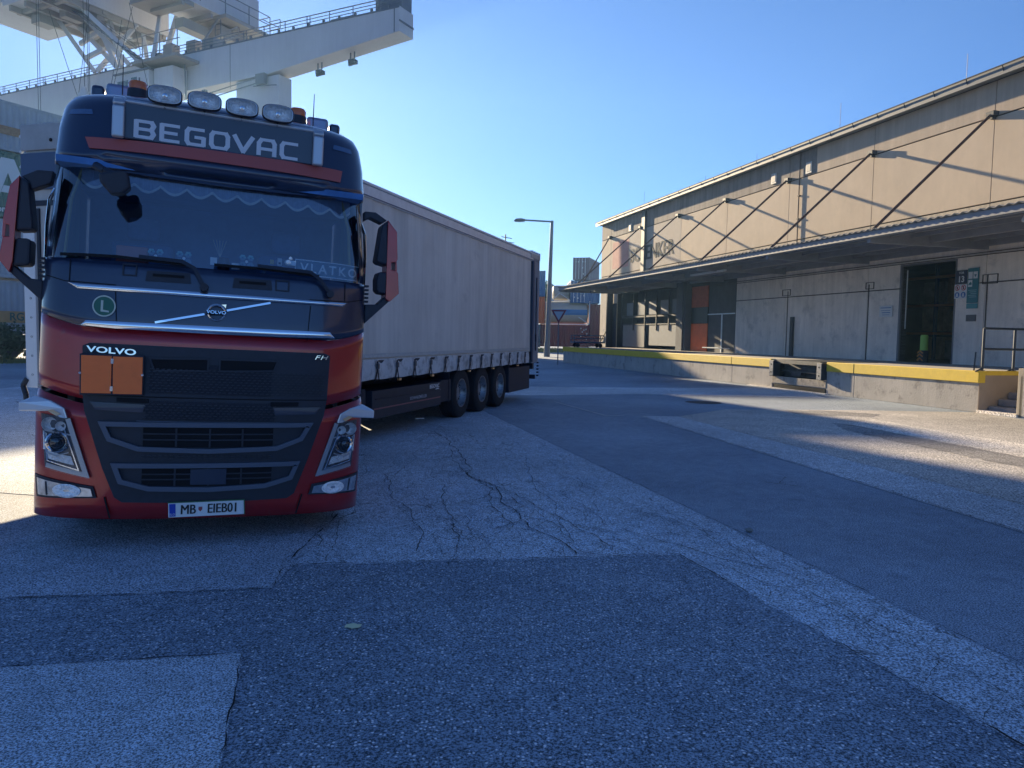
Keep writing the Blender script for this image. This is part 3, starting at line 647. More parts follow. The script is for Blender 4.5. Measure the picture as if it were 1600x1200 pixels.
# four roof lamps
for cx,cz in ((-.421,3.482),(-.137,3.486),(.14,3.484),(.415,3.483)):
    lp=empty('roof_lamp',(cx,.235,cz),parent=lb)
    oval=[]
    for i in range(32):
        t=2*math.pi*i/32; c_,s_=math.cos(t),math.sin(t); rx=.122*math.copysign(abs(c_)**.50,c_); rz=.058*math.copysign(abs(s_)**.55,s_); rz+=.012*(1-abs(c_))*(1 if s_>0 else -.6); oval.append((rx,rz))
    def loopat(sc,y): return [(a*sc,y,b*sc) for a,b in oval]+[(oval[0][0]*sc,y,oval[0][1]*sc)]
    mb=MB(); mb.grid([loopat(.92,-.040),loopat(1.0,-.046),loopat(1.03,-.03),loopat(.98,.01),loopat(.7,.06),loopat(.02,.085)]); mb.build('lamp_housing',BLK,lp,smooth=True)
    mb=MB(); mb.grid([loopat(.92,-.042),loopat(.80,-.02),loopat(.5,.005),loopat(.25,.012),loopat(.02,.0)]); mb.build('lamp_reflector',REFL,lp,smooth=True)
    mb=MB(); mb.grid([loopat(.95,-.0475),loopat(.89,-.0485)]); mb.build('lamp_rim',SILV,lp,smooth=True)
    mb=MB(); mb.grid([loopat(.90,-.048),loopat(.6,-.056),loopat(.02,-.060)]); mb.build('lamp_glass',bpy.data.materials['headlight_glass'],lp,smooth=True)
    mb=MB(); mb.lathe([(.001,-.035),(.018,-.03),(.02,.0)],(0,0,0),'y',14); mb.build('lamp_bulb',CHROME,lp,smooth=True)
    mb=MB(); mb.tube((0,.03,-.05),(0,.03,-.085),.012,8); mb.build('lamp_foot',BLK,lp)
# beacons, horns, antennas on the roof
for x,y,z in ((-.66,.80,3.64),(.62,.80,3.64)):
    bc=empty('beacon',(x,y,z),parent=truck)
    mb=MB(); mb.lathe([(.001,-.06),(.082,-.06),(.078,.01),(.001,.012)],(0,0,0),'z',24); mb.build('beacon_base',BLK,bc,smooth=True)
    mb=MB(); mb.lathe([(.072,.012),(.074,.055),(.062,.075),(.001,.08)],(0,0,0),'z',24); mb.build('beacon_dome',AMBER,bc,smooth=True)
for sx in(-1,1):
    mb=MB(); mb.box(sx*.93,sx*1.03,1.0,1.5,3.56,3.70); mb.build('roof_wind_deflector',NAVY,truck,bevel=.03,seg=3)
    mb=MB(); mb.box(sx*.72,sx*.915,.95,1.5,3.58,3.72); mb.build('roof_horn_cover',mat('pale_roof_cover',(.20,.25,.36),.25,.4,coat=.8),truck,bevel=.03,seg=3)
for x,z1 in ((-.79,3.97),(.775,3.92)):
    mb=MB(); mb.tube((x,.95,3.55),(x,.95,z1),.006,6,r1=.003); mb.build('roof_antenna',BLK,truck)
for x,z in ((-1.02,3.33),(.98,3.34)):
    skin('roof_marker_lamp',[(x-.09,z-.02),(x-.08,z+.022),(x+.08,z+.022),(x+.09,z-.02)],mat('marker_glass',(.06,.12,.24),.15,coat=1),.012,.02,K=6)
# chassis and front wheels
MB().box(-.55,-.45,1.2,6.3,.22,1.05).build('chassis_light_block',BLK,truck)  # plate added to block a streak of sun between cab and trailer
for sx in(-1,1):
    MB().box(sx*.62,sx*1.2,2.45,4.35,.34,1.02).build('fuel_tank',BLK,truck,bevel=.06,seg=3)
    MB().box(sx*.75,sx*1.22,2.05,2.45,.30,1.2).build('side_step',BLK,truck,bevel=.02)
mb=MB(); mb.box(-.42,-.34,.6,6.2,.75,1.0); mb.box(.34,.42,.6,6.2,.75,1.0); mb.box(-1.0,1.0,.5,2.2,.7,1.2); mb.box(-.6,.6,4.0,5.0,1.0,1.12); mb.build('chassis',BLK,truck)
def wheel(parent,c,r=.51,w_=.30,side=1,front=False,name='wheel'):
    """axis along x, side=+1: outer face towards +x"""
    e=empty(name,c,parent=parent)
    h=w_/2
    mb=MB(); mb.lathe([(r*.57,-h*.92),(r*.70,-h),(r*.92,-h*.96),(r*.985,-h*.80),(r,-h*.5),(r,-h*.46),(r*.975,-h*.44),(r*.975,-h*.38),(r,-h*.36),(r,h*.36),(r*.975,h*.38),(r*.975,h*.44),(r,h*.46),(r,h*.5),(r*.985,h*.8),(r*.92,h*.96),(r*.70,h),(r*.57,h*.92)],(0,0,0),'x',44); mb.build('tyre',RUB,e,smooth=True)
    s=side; rm=empty('rim',parent=e)
    mb=MB(); mb.lathe([(r*.575,-s*h*.9),(r*.56,s*h*.2),(r*.575,s*h*.94),(r*.545,s*h*.94),(r*.50,s*h*.3),(r*.46,s*h*.12),(r*.25,s*h*.30),(r*.24,s*h*.45),(.001,s*h*.45)],(0,0,0),'x',40); mb.build('rim_disc',RIM,rm,smooth=True)
    mb=MB()
    for k in range(10):
        t=2*math.pi*k/10; c_=(s*h*.2,math.cos(t)*r*.385,math.sin(t)*r*.385)
        mb.lathe([(.045,s*.012),(.001,s*.013)],(s*h*.21,math.cos(t)*r*.40,math.sin(t)*r*.40),'x',12)
    mb.build('rim_hole',DARK,rm)
    mb=MB()
    for k in range(10):
        t=2*math.pi*(k+.5)/10; mb.lathe([(.016,0),(.016,s*.05),(.001,s*.055)],(s*h*.26,math.cos(t)*r*.29,math.sin(t)*r*.29),'x',6)
    mb.build('wheel_nut',CHROME,rm)
    return e
for sx in(-1,1):
    wheel(truck,(sx*1.0,1.45,.51+sx*.046),side=sx); wheel(truck,(sx*.92,5.1,.51+sx*.042),side=sx,w_=.5)
# ================================================================== SEMI-TRAILER
TARP=mat('curtain_tarpaulin',(.68,.65,.60),.62,var=.07,vscale=1.2,streak=.18,dirt=((.52,.50,.47),1.3,.57))
TARP2=mat('tarpaulin_skirt',(.62,.61,.60),.7,var=.12,vscale=3,dirt=((.22,.20,.18),4,.5))
ALU=mat('aluminium_rail',(.62,.68,.74),.40,.25,var=.1,vscale=6)
GALV=mat('pale_trailer_panel',(.50,.48,.45),.6,var=.12,vscale=2.5,streak=.15)
FRP=mat('front_panel_band',(.06,.10,.18),.5)
tr=empty('semi_trailer',(.6847,21.0553,0),(0,0,-.2893))
tag(tr,'long grey curtain-sided semi-trailer coupled behind the red and blue lorry cab','trailer')
TW=2.55;TL=13.6
# curtain: pleated sheet on the right side
def curtain(x,sgn):
    rows=[]
    for j in range(25):
        z=1.26+(3.74-1.26)*j/24; row=[]
        for i in range(281):
            s=.72+(TL-.35-.72)*i/280; f=j/24
            d=.018*math.sin(s*8.9)*max(0,f-.55)**1.0*1.2+.003*math.sin(s*3.1+f*2)+.012*math.sin(s*8.92+1.2)*max(0,.25-f)*2.0
            d+=.0022*math.sin(s*21+f*5)*(.4+.6*f)
            row.append((x+sgn*(d),-s,z))
        rows.append(row)
    mb=MB(); mb.grid(rows); return mb.build('side_curtain',TARP,tr,smooth=True)
curtain(-.02,1); curtain(-TW+.02,-1)
mb=MB(); mb.box(-TW+.05,-.10,-TL+.05,-.1,3.70,3.92); mb.build('roof_sheet',mat('roof_tarp',(.35,.37,.40),.7),tr)
mb=MB(); mb.box(-.07,.015,-TL,-.02,3.72,3.90); mb.box(-TW-.015,-TW+.07,-TL,-.02,3.72,3.90); mb.box(-.05,.035,-TL,-.02,3.90,3.945); mb.build('top_rail',ALU,tr,bevel=.012)
mb=MB(); mb.box(0.016,.024,-TL,-.05,3.735,3.75); mb.build('rail_groove',FRP,tr)
# bright reinforcement band and skirt
mb=MB(); rows=[[(.012+.003*math.sin(i*.7),-(.9+12.4*i/240),z) for i in range(241)] for z in (1.325,1.385)]; mb.grid(rows); mb.build('curtain_band',mat('band_pale',(.52,.52,.50),.6,var=.2,vscale=30),tr)
mb=MB()
rows=[]
for z,dx in ((1.30,.005),(1.20,.018),(1.10,.028),(.985,.020)):
    rows.append([(dx+.014*math.sin((s_/ .704)*2*math.pi+.3),-s_,z+ (.008*math.sin(s_*9) if z<1 else 0)) for s_ in [.95+12.4*i/300 for i in range(301)]])
mb.grid(rows); mb.build('curtain_skirt',TARP2,tr,smooth=True)
STR=mat('strap_black',(.015,.017,.022),.8)
for k in range(18):
    s=1.42+.704*k
    if s>13.3: break
    e=empty('curtain_strap',parent=tr)
    mb=MB(); mb.beam((.052,-s,1.27),(.056,-s-.01,1.14),.012,.035,up=(0,1,0)); mb.beam((.058,-s-.01,1.15),(.05,-s-.07,.965),.008,.03,up=(0,1,0)); mb.beam((.058,-s-.01,1.15),(.05,-s+.06,.965),.008,.022,up=(0,1,0)); mb.build('strap_web',STR,e)
    mb=MB(); mb.box(.045,.075,-s-.035,-s+.03,1.15,1.235); mb.build('strap_buckle',mat('buckle_steel',(.10,.11,.13),.4,.7),e,bevel=.006)
# floor frame
mb=MB(); mb.box(-TW,0,-TL,-.02,1.05,1.28); mb.build('floor_frame',mat('frame_dark',(.03,.035,.045),.6),tr)
mb=MB(); mb.box(-1.7,-1.55,-12.8,-.3,.72,1.05); mb.box(-1.0,-.85,-12.8,-.3,.72,1.05)
for s in range(1,13): mb.box(-2.4,-.15,-s-.05,-s+.05,.93,1.05)
mb.build('chassis_beam',BLK,tr)
MB().box(-1.5,-1.1,-12.9,-1.2,.30,.95).build('underfloor_light_block',BLK,tr)  # long unseen box added to stop sunlight passing under the trailer
# rear corner post and door edge
mb=MB(); mb.box(-.10,.02,-.62,-.02,.96,3.80); mb.build('rear_post',mat('rear_post_paint',(.20,.24,.30),.5,var=.1),tr,bevel=.01)
mb=MB(); mb.box(.021,.05,-.72,-.60,1.0,3.72); mb.build('curtain_roller',mat('roller_dark',(.06,.08,.12),.6),tr)
mb=MB(); mb.tube((.035,-.30,1.3),(.035,-.30,3.3),.014,8); mb.box(.02,.05,-.33,-.27,1.55,1.75); mb.build('lock_bar',BLK,tr)
mb=MB(); mb.box(-TW,.02,-.02,.03,1.0,3.93); mb.box(-TW,.03,-.9,.05,3.80,3.95); mb.build('rear_frame',GALV,tr)
mb=MB()
for k in range(4): mb.box(-.06,.05,-.85+.25*k,-.78+.25*k,3.93,3.985)
mb.build('roof_carriage',ALU,tr)
mb=MB(); mb.box(-2.4,-.10,-.12,.04,.78,1.0); mb.box(-2.4,-.05,-.02,.05,.50,.62); mb.build('rear_bumper',BLK,tr)
mb=MB()
for k in range(5): mb.box(.0,.05,-.04,.03,.58+k*.09,.62+k*.09)
mb.build('rear_lamp_bracket',BLK,tr)
# front wall
mb=MB(); mb.box(-TW+.05,-.05,-TL-.02,-TL+.03,1.1,3.93); mb.build('front_wall',GALV,tr)
mb=MB(); mb.box(-TW,-.0,-TL-.05,-TL-.02,3.70,3.99); mb.build('front_top_panel',mat('front_top',(.36,.37,.38),.6,var=.15,vscale=4),tr,bevel=.008)
mb=MB(); mb.box(-TW,-.0,-TL-.055,-TL-.02,3.26,3.67); mb.build('front_dark_panel',FRP,tr,bevel=.008)
mb=MB(); mb.box(-TW-.0,-TW+.17,-TL-.045,-TL+.08,1.0,3.10); mb.box(-.17,0,-TL-.045,-TL+.08,1.0,3.24); mb.build('corner_post',WHITE,tr,bevel=.01)
mb=MB(); mb.box(-TW+.17,-.17,-TL-.03,-TL-.02,3.08,3.14); mb.box(-TW+.2,-TW+.24,-TL-.04,-TL-.02,1.1,3.05); mb.build('wall_profile',BLK,tr)
mb=MB()
for k in range(12): mb.lathe([(.012,-.05),(.012,-.04)],(-TW+.10,-TL-.0,1.15+.22*k),'y',8)
mb.lathe([(.001,-.062),(.02,-.06),(.02,-.05)],(-2.1,-TL-.0,3.80),'y',10)
mb.build('rivet',DARK,tr)
mb=MB()
for k in range(4): mb.tube((-TW-.03,-TL-.02,3.35+k*.17),(-TW+.03,-TL-.02,3.40+k*.17),.02,6)
mb.build('edge_hook',ALU,tr)
mb=MB(); mb.path([(-TW+.02,-TL-.05,1.1),(-TW-.03,-TL-.06,1.02),(-TW+.01,-TL-.06,.92),(-TW+.02,-TL-.06,.80)],.03,7); mb.build('air_coupling',BLK,tr)
# pallet box on the side
bx=empty('pallet_box',parent=tr)
mb=MB(); mb.box(-.75,-.02,-9.90,-7.08,.36,.80); mb.build('box_body',mat('box_dark',(.022,.028,.042),.5,var=.2),bx,bevel=.01)
mb=MB(); mb.box(-.019,-.012,-9.85,-7.12,.505,.525); mb.build('box_stripe',mat('box_stripe_red',(.30,.12,.12),.5),bx)
mb=MB(); mb.box(-.018,-.005,-9.8,-7.15,.66,.672); mb.build('box_rib',BLK,bx)
mb=MB(); text_on(mb,'SCHWARZMÜLLER',.075,(-.010,-8.15,.585),(0,1,0),(0,0,1),.001,sx=1.15,offset=.001); mb.build('maker_lettering',mat('letter_grey',(.40,.42,.45),.5),bx)
mb=MB(); text_on(mb,'BEGOVAC',.10,(-.010,-7.42,.735),(0,1,0),(0,0,1),.001,sx=1.0,offset=.002); mb.build('owner_lettering',WHITE,bx)
mb=MB(); mb.prism([(-7.40,.675),(-7.12,.655),(-7.28,.70)],-.010,-.006,'yz'); mb.build('logo_swoosh',WHITE,bx)
mb=MB(); mb.box(-.6,-.04,-7.05,-6.5,.40,.82); mb.build('side_box',BLK,tr,bevel=.01)
mb=MB(); mb.box(-.5,-.03,-13.2,-10.1,.55,.85); mb.build('front_box',BLK,tr,bevel=.01)
MB().box(-TW+.02,-TW+.08,-9.9,-6.5,.32,1.04).build('added_side_guard',BLK,tr)  # unseen far-side guards, shaped to limit the sun under the trailer
MB().box(-TW+.02,-TW+.08,-13.3,-9.95,.74,1.04).build('added_side_guard',BLK,tr)
MB().box(-TW+.02,-TW+.08,-2.6,-.6,.32,1.04).build('added_side_guard',BLK,tr)
# wheels
for s in (5.92,4.61,3.30):
    wheel(tr,(-.20,-s,.51),side=1,w_=.36); wheel(tr,(-TW+.20,-s,.51),side=-1,w_=.36)
    rows=[]
mb=MB(); mb.box(-2.3,-.25,-6.1,-3.1,.44,.58); mb.build('axle',DARK,tr)
for s in (6.62,):
    mb=MB(); mb.box(-.42,-.03,-s-.02,-s,.38,.98); mb.build('mudguard',BLK,tr)
mb=MB(); mb.box(-.42,-.03,-2.60,-2.57,.36,.98); mb.box(-.5,-.03,-2.57,-.65,.28,.90); mb.build('rear_stowage_box',BLK,tr,bevel=.01)
mb=MB()
for s,c in ((9.0,0),(7.6,0),(5.6,1),(4.0,0),(2.0,0)): mb.box(-.005,.035,-s-.04,-s+.04,.93,.965)
mb.build('side_marker_lamp',mat('marker_amber',(.85,.40,.15),.3,coat=.8),tr)

# ================================================================== WAREHOUSE
TH=.2568048
wh=empty('warehouse',(0,0,0),(0,0,TH))
tag(wh,'long beige concrete panel warehouse with a canopy held by diagonal tie rods','warehouse')
NW,NE=20.5,15.9
PANEL=mat('facade_panel_beige',(.56,.45,.33),.85,var=.07,vscale=1.1,streak=.04,bump=.15,bscale=30,dirt=((.47,.38,.28),.5,.60))
PANELB=mat('facade_panel_sooty',(.30,.25,.21),.85,var=.12,vscale=.8,streak=.30,dirt=((.13,.12,.12),.35,.52),bump=.1)
PANELC=mat('facade_base_band',(.52,.44,.33),.85,var=.1,vscale=2,streak=.35)
LCONC=mat('lower_wall_concrete',(.82,.74,.66),.9,var=.12,vscale=.8,streak=.16,dirt=((.50,.46,.43),.9,.54),bump=.25,bscale=18)
LCONC2=mat('door_zone_panel',(.075,.08,.10),.7,var=.2,vscale=2,streak=.2)
CSTEEL=mat('canopy_steel',(.26,.27,.30),.7,var=.15,vscale=2)
CORR=mat('corrugated_fibre',(.20,.20,.20),.9,var=.15,vscale=6)
ROD=mat('rusty_rod',(.10,.050,.038),.75,var=.3,vscale=12)
TRIM=mat('roof_edge_metal',(.30,.30,.30),.6,.2,var=.15,vscale=3)
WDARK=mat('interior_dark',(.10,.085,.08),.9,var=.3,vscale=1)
T0,T1=-14.0,52.6
# backing wall with door opening (t 20.5-22.85, z 1.0-4.44)
D0,D1=20.5,22.85
mb=MB(); mb.box(NW+.06,NW+.3,T0,D0,0,4.9); mb.box(NW+.06,NW+.3,D1,39.7,0,4.9); mb.box(NW+.06,NW+.3,D0,D1,4.44,4.9); mb.box(NW+.06,NW+.3,D0,D1,0,1.0); mb.box(NW+.06,NW+.3,49.4,T1,0,4.9); mb.box(NW+.05,NW+.3,T0,T1-.01,4.9,10.0); mb.box(NW+.3,NW+26,T1-.3,T1-.01,0,10.0); mb.box(NW+.3,NW+26,T0,T0+.3,0,10)
mb.build('wall_core',mat('joint_dark',(.07,.06,.055),.95),wh)
joints=[19.33+5.24*k for k in range(-6,7)]+[T1]
joints=[T0]+[j for j in joints if j>T0+1]
# lower wall panels
def cutpanels(name,z0,z1,m,tlist,skip=lambda a,b:False,n0=NW,n1=NW+.055,gap=.012):
    mb=MB()
    for a,b in zip(tlist[:-1],tlist[1:]):
        if skip(a,b): continue
        mb.box(n0,n1,a+gap,b-gap,z0+gap,z1-gap)
    return mb.build(name,m,wh,bevel=.008)
low=[j for j in joints if j<34]+[33.9]
lj=[]
for a,b in zip(low[:-1],low[1:]):
    lj.append((a,b))
mb=MB()
for a,b in lj:
    if b<=a+.1: continue
    segs=[(a,b)]
    out=[]
    for x0,x1 in segs:
        if x0<D1 and x1>D0:
            if x0<D0: out.append((x0,D0))
            if x1>D1: out.append((D1,x1))
        else: out.append((x0,x1))
    for x0,x1 in out:
        mb.box(NW,NW+.055,x0+.012,x1-.012,1.0,3.635); mb.box(NW,NW+.055,x0+.012,x1-.012,3.66,4.88)
mb.box(NW,NW+.055,D0,D1,4.46,4.88)
mb.build('lower_wall',LCONC,wh,bevel=.006)
cutpanels('base_band',4.9,6.12,PANELC,joints)
cutpanels('facade_panel',6.14,8.78,PANEL,joints)
cutpanels('upper_band',8.80,9.9,mat('facade_panel_upper',(.47,.38,.29),.85,var=.08,vscale=1,streak=.15),[j for j in joints if j<28]+[28.0])
cutpanels('upper_band_sooty',8.80,9.9,PANELB,[28.0]+[j for j in joints if j>28])
# roof edge
rfm=empty('roof_edge',parent=wh)
mb=MB(); mb.box(NW-.38,NW+26,T0,T1+.3,9.93,10.06); mb.build('eave_slab',TRIM,rfm)
mb=MB(); mb.box(NW-.40,NW-.37,T0,T1+.32,9.86,10.12); mb.build('eave_fascia',mat('fascia_grey',(.16,.17,.18),.6),rfm)
mb=MB(); rows=[]
for dn,dz in ((-.36,10.10),(-.15,10.24),(.3,10.38),(2.0,10.7)):
    rows.append([(NW+dn+ .0,T0+.5*i*.6,dz+(.03*math.sin(i*2.1)*math.sin(i*.37)+.012*math.sin(i*5.1) if dn>-.3 else 0)) for i in range(int((T1-T0+.3)/.3)+1)])
mb.grid(rows); mb.build('roofing_felt',mat('roofing_felt',(.33,.30,.27),.9,var=.3,vscale=5),rfm)
mb=MB(); mb.tube((NW-.46,T0,10.12),(NW-.46,T1+.3,10.12),.022,6)
t=T0
while t<T1: mb.tube((NW-.46,t,10.12),(NW-.39,t,9.95),.015,5); t+=1.31
mb.build('lightning_conductor',BLK,rfm)
for t,h in ((46,.9),(38,.35),(27,1.1),(20.8,.9),(33,.4)): MB().tube((NW+.3,t,10.35),(NW+.3,t,10.35+h),.008,5).build('lightning_rod',BLK,rfm)
# canopy
cn=empty('canopy',parent=wh)
C0,C1=T0,48.56
mb=MB(); rows=[]
n_=int((C1-C0)/.045)
for nn,z in ((NE-.08,5.02),(18.2,5.08),(NW,5.14)):
    rows.append([(nn,C0+.045*i,z+.022*math.sin(i*.045*2*math.pi/.26)) for i in range(n_+1)])
mb.grid(rows); cs=mb.build('canopy_sheet',CORR,cn,smooth=True)
md=cs.modifiers.new('s','SOLIDIFY'); md.thickness=.02
mb=MB(); mb.box(NE,NE+.07,C0,C1,4.78,4.98); mb.box(NE+2.2,NE+2.32,C0,C1,4.76,5.0); mb.box(NW-.15,NW-.01,C0,C1,4.78,5.06); mb.build('canopy_edge_beam',CSTEEL,cn)
mb=MB()
for k in range(-6,7):
    t=19.2+5.24*k
    if t<C1: MB().box(NE+.07,NW-.15,t-.07,t+.07,4.66,4.97).build('canopy_beam',CSTEEL,cn)
MB().box(NE+.07,NW-.15,C1-.14,C1,4.70,4.97).build('canopy_beam',CSTEEL,cn)
mb=MB()
for nn in (NE+.75,NE+1.5,NE+2.9,NE+3.7): mb.box(nn,nn+.06,C0,C1-.2,4.86,4.98)
mb.build('canopy_purlin',CSTEEL,cn)
mb=MB(); mb.box(NE-.06,NE-.0,C0,C1,4.80,4.835); mb.build('canopy_gutter_strip',mat('gutter_grey',(.20,.21,.23),.6),cn)
mb=MB(); mb.box(NE+1.0,NE+1.12,29.0,32.0,4.62,4.70); mb.build('strip_light',mat('strip_light_cover',(.55,.57,.60),.5),cn)
mb=MB(); mb.lathe([(.001,.12),(.12,.10),(.16,.0),(.15,-.05),(.001,-.08)],(NE+.5,14.35,4.68),'z',20); mb.build('canopy_lamp',mat('lamp_opal',(.55,.56,.58),.3),cn,smooth=True)
for k in range(-4,7):
    t=19.33+5.24*k
    e=empty('tie_rod',parent=wh)
    tx=16.0 if k<6 else 17.6; tt=t-.15 if k<6 else t-1.6
    mb=MB(); mb.tube((NW-.12,t,8.87),(tx,tt,4.98),.046 if k<3 else .042,8); mb.build('rod',ROD,e,smooth=True)
    mb=MB(); mb.box(NW-.22,NW+.0,t-.14,t+.14,8.79,8.93); mb.box(NW-.16,NW,t-.05,t+.05,8.70,8.80); mb.build('rod_bracket',mat('bracket_steel',(.05,.055,.065),.6),e)
# downpipes, vents
mb=MB(); mb.box(NW-.16,NW-.01,44.82,45.28,5.1,9.93); mb.build('downpipe',mat('downpipe_grey',(.06,.07,.085),.6),wh)
mb=MB(); mb.path([(NW-.05,29.05,9.9),(NW-.05,29.05,8.7),(NW-.05,29.05,5.1)],.025,6); mb.box(NW-.09,NW,29.0,29.1,8.0,8.06); mb.box(NW-.09,NW,29.0,29.1,7.0,7.06); mb.build('lightning_cable',mat('cable_brown',(.12,.09,.07),.7),wh)
for t,z in ((31.0,9.15),(28.45,9.12),(47.4,9.10)):
    e=empty('wall_vent',parent=wh)
    mb=MB(); mb.box(NW-.05,NW-.01,t-.20,t+.20,z-.24,z+.24); mb.build('vent_frame',mat('vent_frame',(.50,.48,.44),.6),e,bevel=.01)
    mb=MB(); mb.box(NW-.058,NW-.05,t-.13,t+.13,z-.16,z+.16); mb.build('vent_grille',mat('vent_grille',(.28,.27,.26),.6,var=.4,vscale=12),e)
# faded logo and name on the facade (painted letters)
mb=MB(); mb.box(NW-.005,NW-.001,47.6,50.45,6.55,8.42); mb.build('faded_sign_square',mat('faded_red',(.60,.30,.24),.85,var=.1,vscale=2),wh)
mb=MB()
for q,dt in enumerate((-.035,0,.035)): text_on(mb,'SCHENKER',1.28,(NW-.014-.002*q,44.1+dt,7.12),(0,-1,0),(0,0,1),.001,sx=1.0,offset=.016)
mb.build('faded_lettering',mat('faded_grey_letter',(.055,.052,.05),.85,var=.2,vscale=2.5),wh)
mb=MB(); mb.box(NW-.004,NW-.0005,40.1,47.5,6.16,8.76); mb.build('pale_sign_patch',mat('faded_patch',(.44,.375,.31),.85,var=.06),wh)
# wall details under the canopy
WD=empty('wall_conduit',parent=wh)
mb=MB()
mb.box(NW-.02,NW-.002,D1+.02,33.9,3.63,3.665); mb.box(NW-.02,NW-.002,13,D0-1.0,3.63,3.665)
for z in(4.52,4.60): mb.tube((NW-.05,T0,z),(NW-.05,36,z),.014,5)
for t in (19.25,24.5,29.6): mb.box(NW-.02,NW-.002,t-.02,t+.02,1.0,3.9)
mb.build('cable',mat('conduit_brown',(.07,.055,.05),.8),WD)
for t,z,a,b in ((19.15,3.75,.28,.15),(24.45,3.85,.22,.13),(29.7,3.85,.3,.14)):
    mb=MB()
    for q in ((t-a,t+a,z+b-.02,z+b),(t-a,t+a,z-b,z-b+.02),(t-a,t-a+.02,z-b,z+b),(t+a-.02,t+a,z-b,z+b)): mb.box(NW-.03,NW-.003,*q)
    mb.build('conduit_loop',mat('conduit_brown',(.07,.055,.05),.8),WD)
mb=MB(); mb.box(NW-.10,NW-.003,29.05,29.25,1.02,2.75); mb.build('wall_buffer',BLK,wh)
mb=MB(); mb.box(NW-.03,NW-.003,19.6,19.97,2.43,2.64); mb.box(NW-.035,NW-.03,19.66,19.9,2.47,2.6); mb.build('socket_box',mat('socket_grey',(.09,.09,.10),.5),wh)
# gate opening: frame and dark hall behind
gt=empty('gateway',parent=wh)
mb=MB(); mb.box(NW-.01,NW+.3,D1,D1+.09,1.0,4.5); mb.box(NW-.01,NW+.3,D0-.06,D0,1.0,4.5); mb.box(NW-.01,NW+.3,D0,D1,4.44,4.50); mb.build('gate_frame',mat('gate_frame',(.16,.16,.18),.6),gt)
mb=MB(); mb.box(NW+.10,NW+.13,D1-.14,D1-.12,2.2,4.3); mb.build('strip_curtain_edge',WHITE,gt)
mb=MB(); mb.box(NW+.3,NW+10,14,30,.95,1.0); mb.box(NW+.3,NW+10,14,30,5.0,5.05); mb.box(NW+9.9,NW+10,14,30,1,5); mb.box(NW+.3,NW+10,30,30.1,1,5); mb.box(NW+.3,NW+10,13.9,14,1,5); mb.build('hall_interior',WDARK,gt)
BROWN=mat('stacked_goods_brown',(.35,.22,.14),.9,var=.5,vscale=2.5); 
for i in range(5):
    for j in range(3):
        mb=MB(); a=20.2+i*1.25; mb.box(NW+4.2,NW+5.3,a,a+1.1,1.05+j*1.15,1.95+j*1.15+random.uniform(-.15,.1)); 
        mb.build('stacked_load',BROWN if (i+j)%3 else mat('stacked_goods_grey',(.20,.19,.18),.9,var=.4,vscale=3),gt,bevel=.02)
mb=MB(); 
for j in range(3): mb.box(NW+4.0,NW+4.1,19,28,2.05+j*1.15,2.15+j*1.15)
mb.build('rack_beam',mat('rack_orange',(.45,.14,.04),.6),gt)
for t in (19.8,22.6,25.4): MB().box(NW+4.0,NW+4.12,t,t+.1,1,4.9).build('rack_post',mat('rack_blue',(.03,.06,.16),.6),gt)
# door zone beyond t 33.9
mb=MB(); mb.box(NW-.02,NW+.04,33.9,36.55,3.05,4.88); mb.box(NW-.02,NW+.04,33.9,36.55,1.0,3.0); mb.build('sliding_gate',LCONC2,wh,bevel=.01)
mb=MB(); mb.box(NW-.05,NW-.02,33.9,36.6,3.0,3.06); mb.box(NW-.05,NW-.02,35.1,35.2,1.0,3.0); mb.tube((NW-.3,33.9,1.25),(NW-.3,36.6,1.25),.03,6); mb.build('gate_rail',ALU,wh)
og=empty('orange_gate',parent=wh)
ORG=mat('orange_gate_paint',(.85,.17,.05),.6,var=.1,vscale=3); 
mb=MB(); mb.box(NW-.02,NW+.04,36.7,38.5,3.45,4.6); mb.build('gate_leaf',mat('orange_gate_dark',(.50,.11,.06),.7,var=.2),og,bevel=.01)  # upper leaf in a darker orange than the lower one
mb=MB(); mb.box(NW-.02,NW+.04,36.7,38.5,1.02,2.55); mb.build('gate_leaf',ORG,og,bevel=.01)
mb=MB(); mb.box(NW-.01,NW+.04,36.7,38.5,2.57,3.43); mb.build('gate_window',mat('gate_window_dark',(.03,.04,.045),.3),og)
mb=MB(); mb.box(NW-.35,NW+.05,38.6,39.7,1.0,4.9); mb.box(NW-.45,NW-.36,38.75,38.95,1.0,4.9); mb.build('concrete_pier',mat('pier_grey',(.11,.12,.14),.8,var=.1),wh,bevel=.01)
# recess with shelving
rc=empty('loading_recess',parent=wh)
mb=MB(); mb.box(NW+1.6,NW+1.8,39.7,49.4,1.0,4.9); mb.box(NW+.06,NW+1.6,49.4,49.5,1,4.9); mb.box(NW+.06,NW+1.6,39.6,39.7,1,4.9); mb.box(NW+.0,NW+1.7,39.7,49.4,.9,1.0); mb.build('recess_wall',mat('recess_grey',(.08,.095,.12),.85,var=.15,streak=.2),rc)
for t in (40.0,41.6,43.3,45.0,46.8): MB().box(NW+.10,NW+.16,t,t+1.1,3.2,4.05).build('recess_window',mat('recess_window_blue',(.08,.11,.16),.4),rc)
mb=MB(); mb.box(NW+.05,NW+.2,39.7,48.6,3.05,3.15); mb.box(NW+.05,NW+.2,39.7,48.6,2.55,2.62)
for t in (39.8,41.4,43.1,44.8,46.6,48.5): mb.box(NW+.03,NW+.1,t,t+.09,2.2,4.6)
mb.build('recess_beam',mat('recess_beam',(.035,.042,.055),.7),rc)
mb=MB(); mb.box(NW+.08,NW+.14,39.8,44.2,1.25,2.5); mb.build('pale_shutter',mat('shutter_pale',(.17,.19,.22),.7,var=.08),rc)
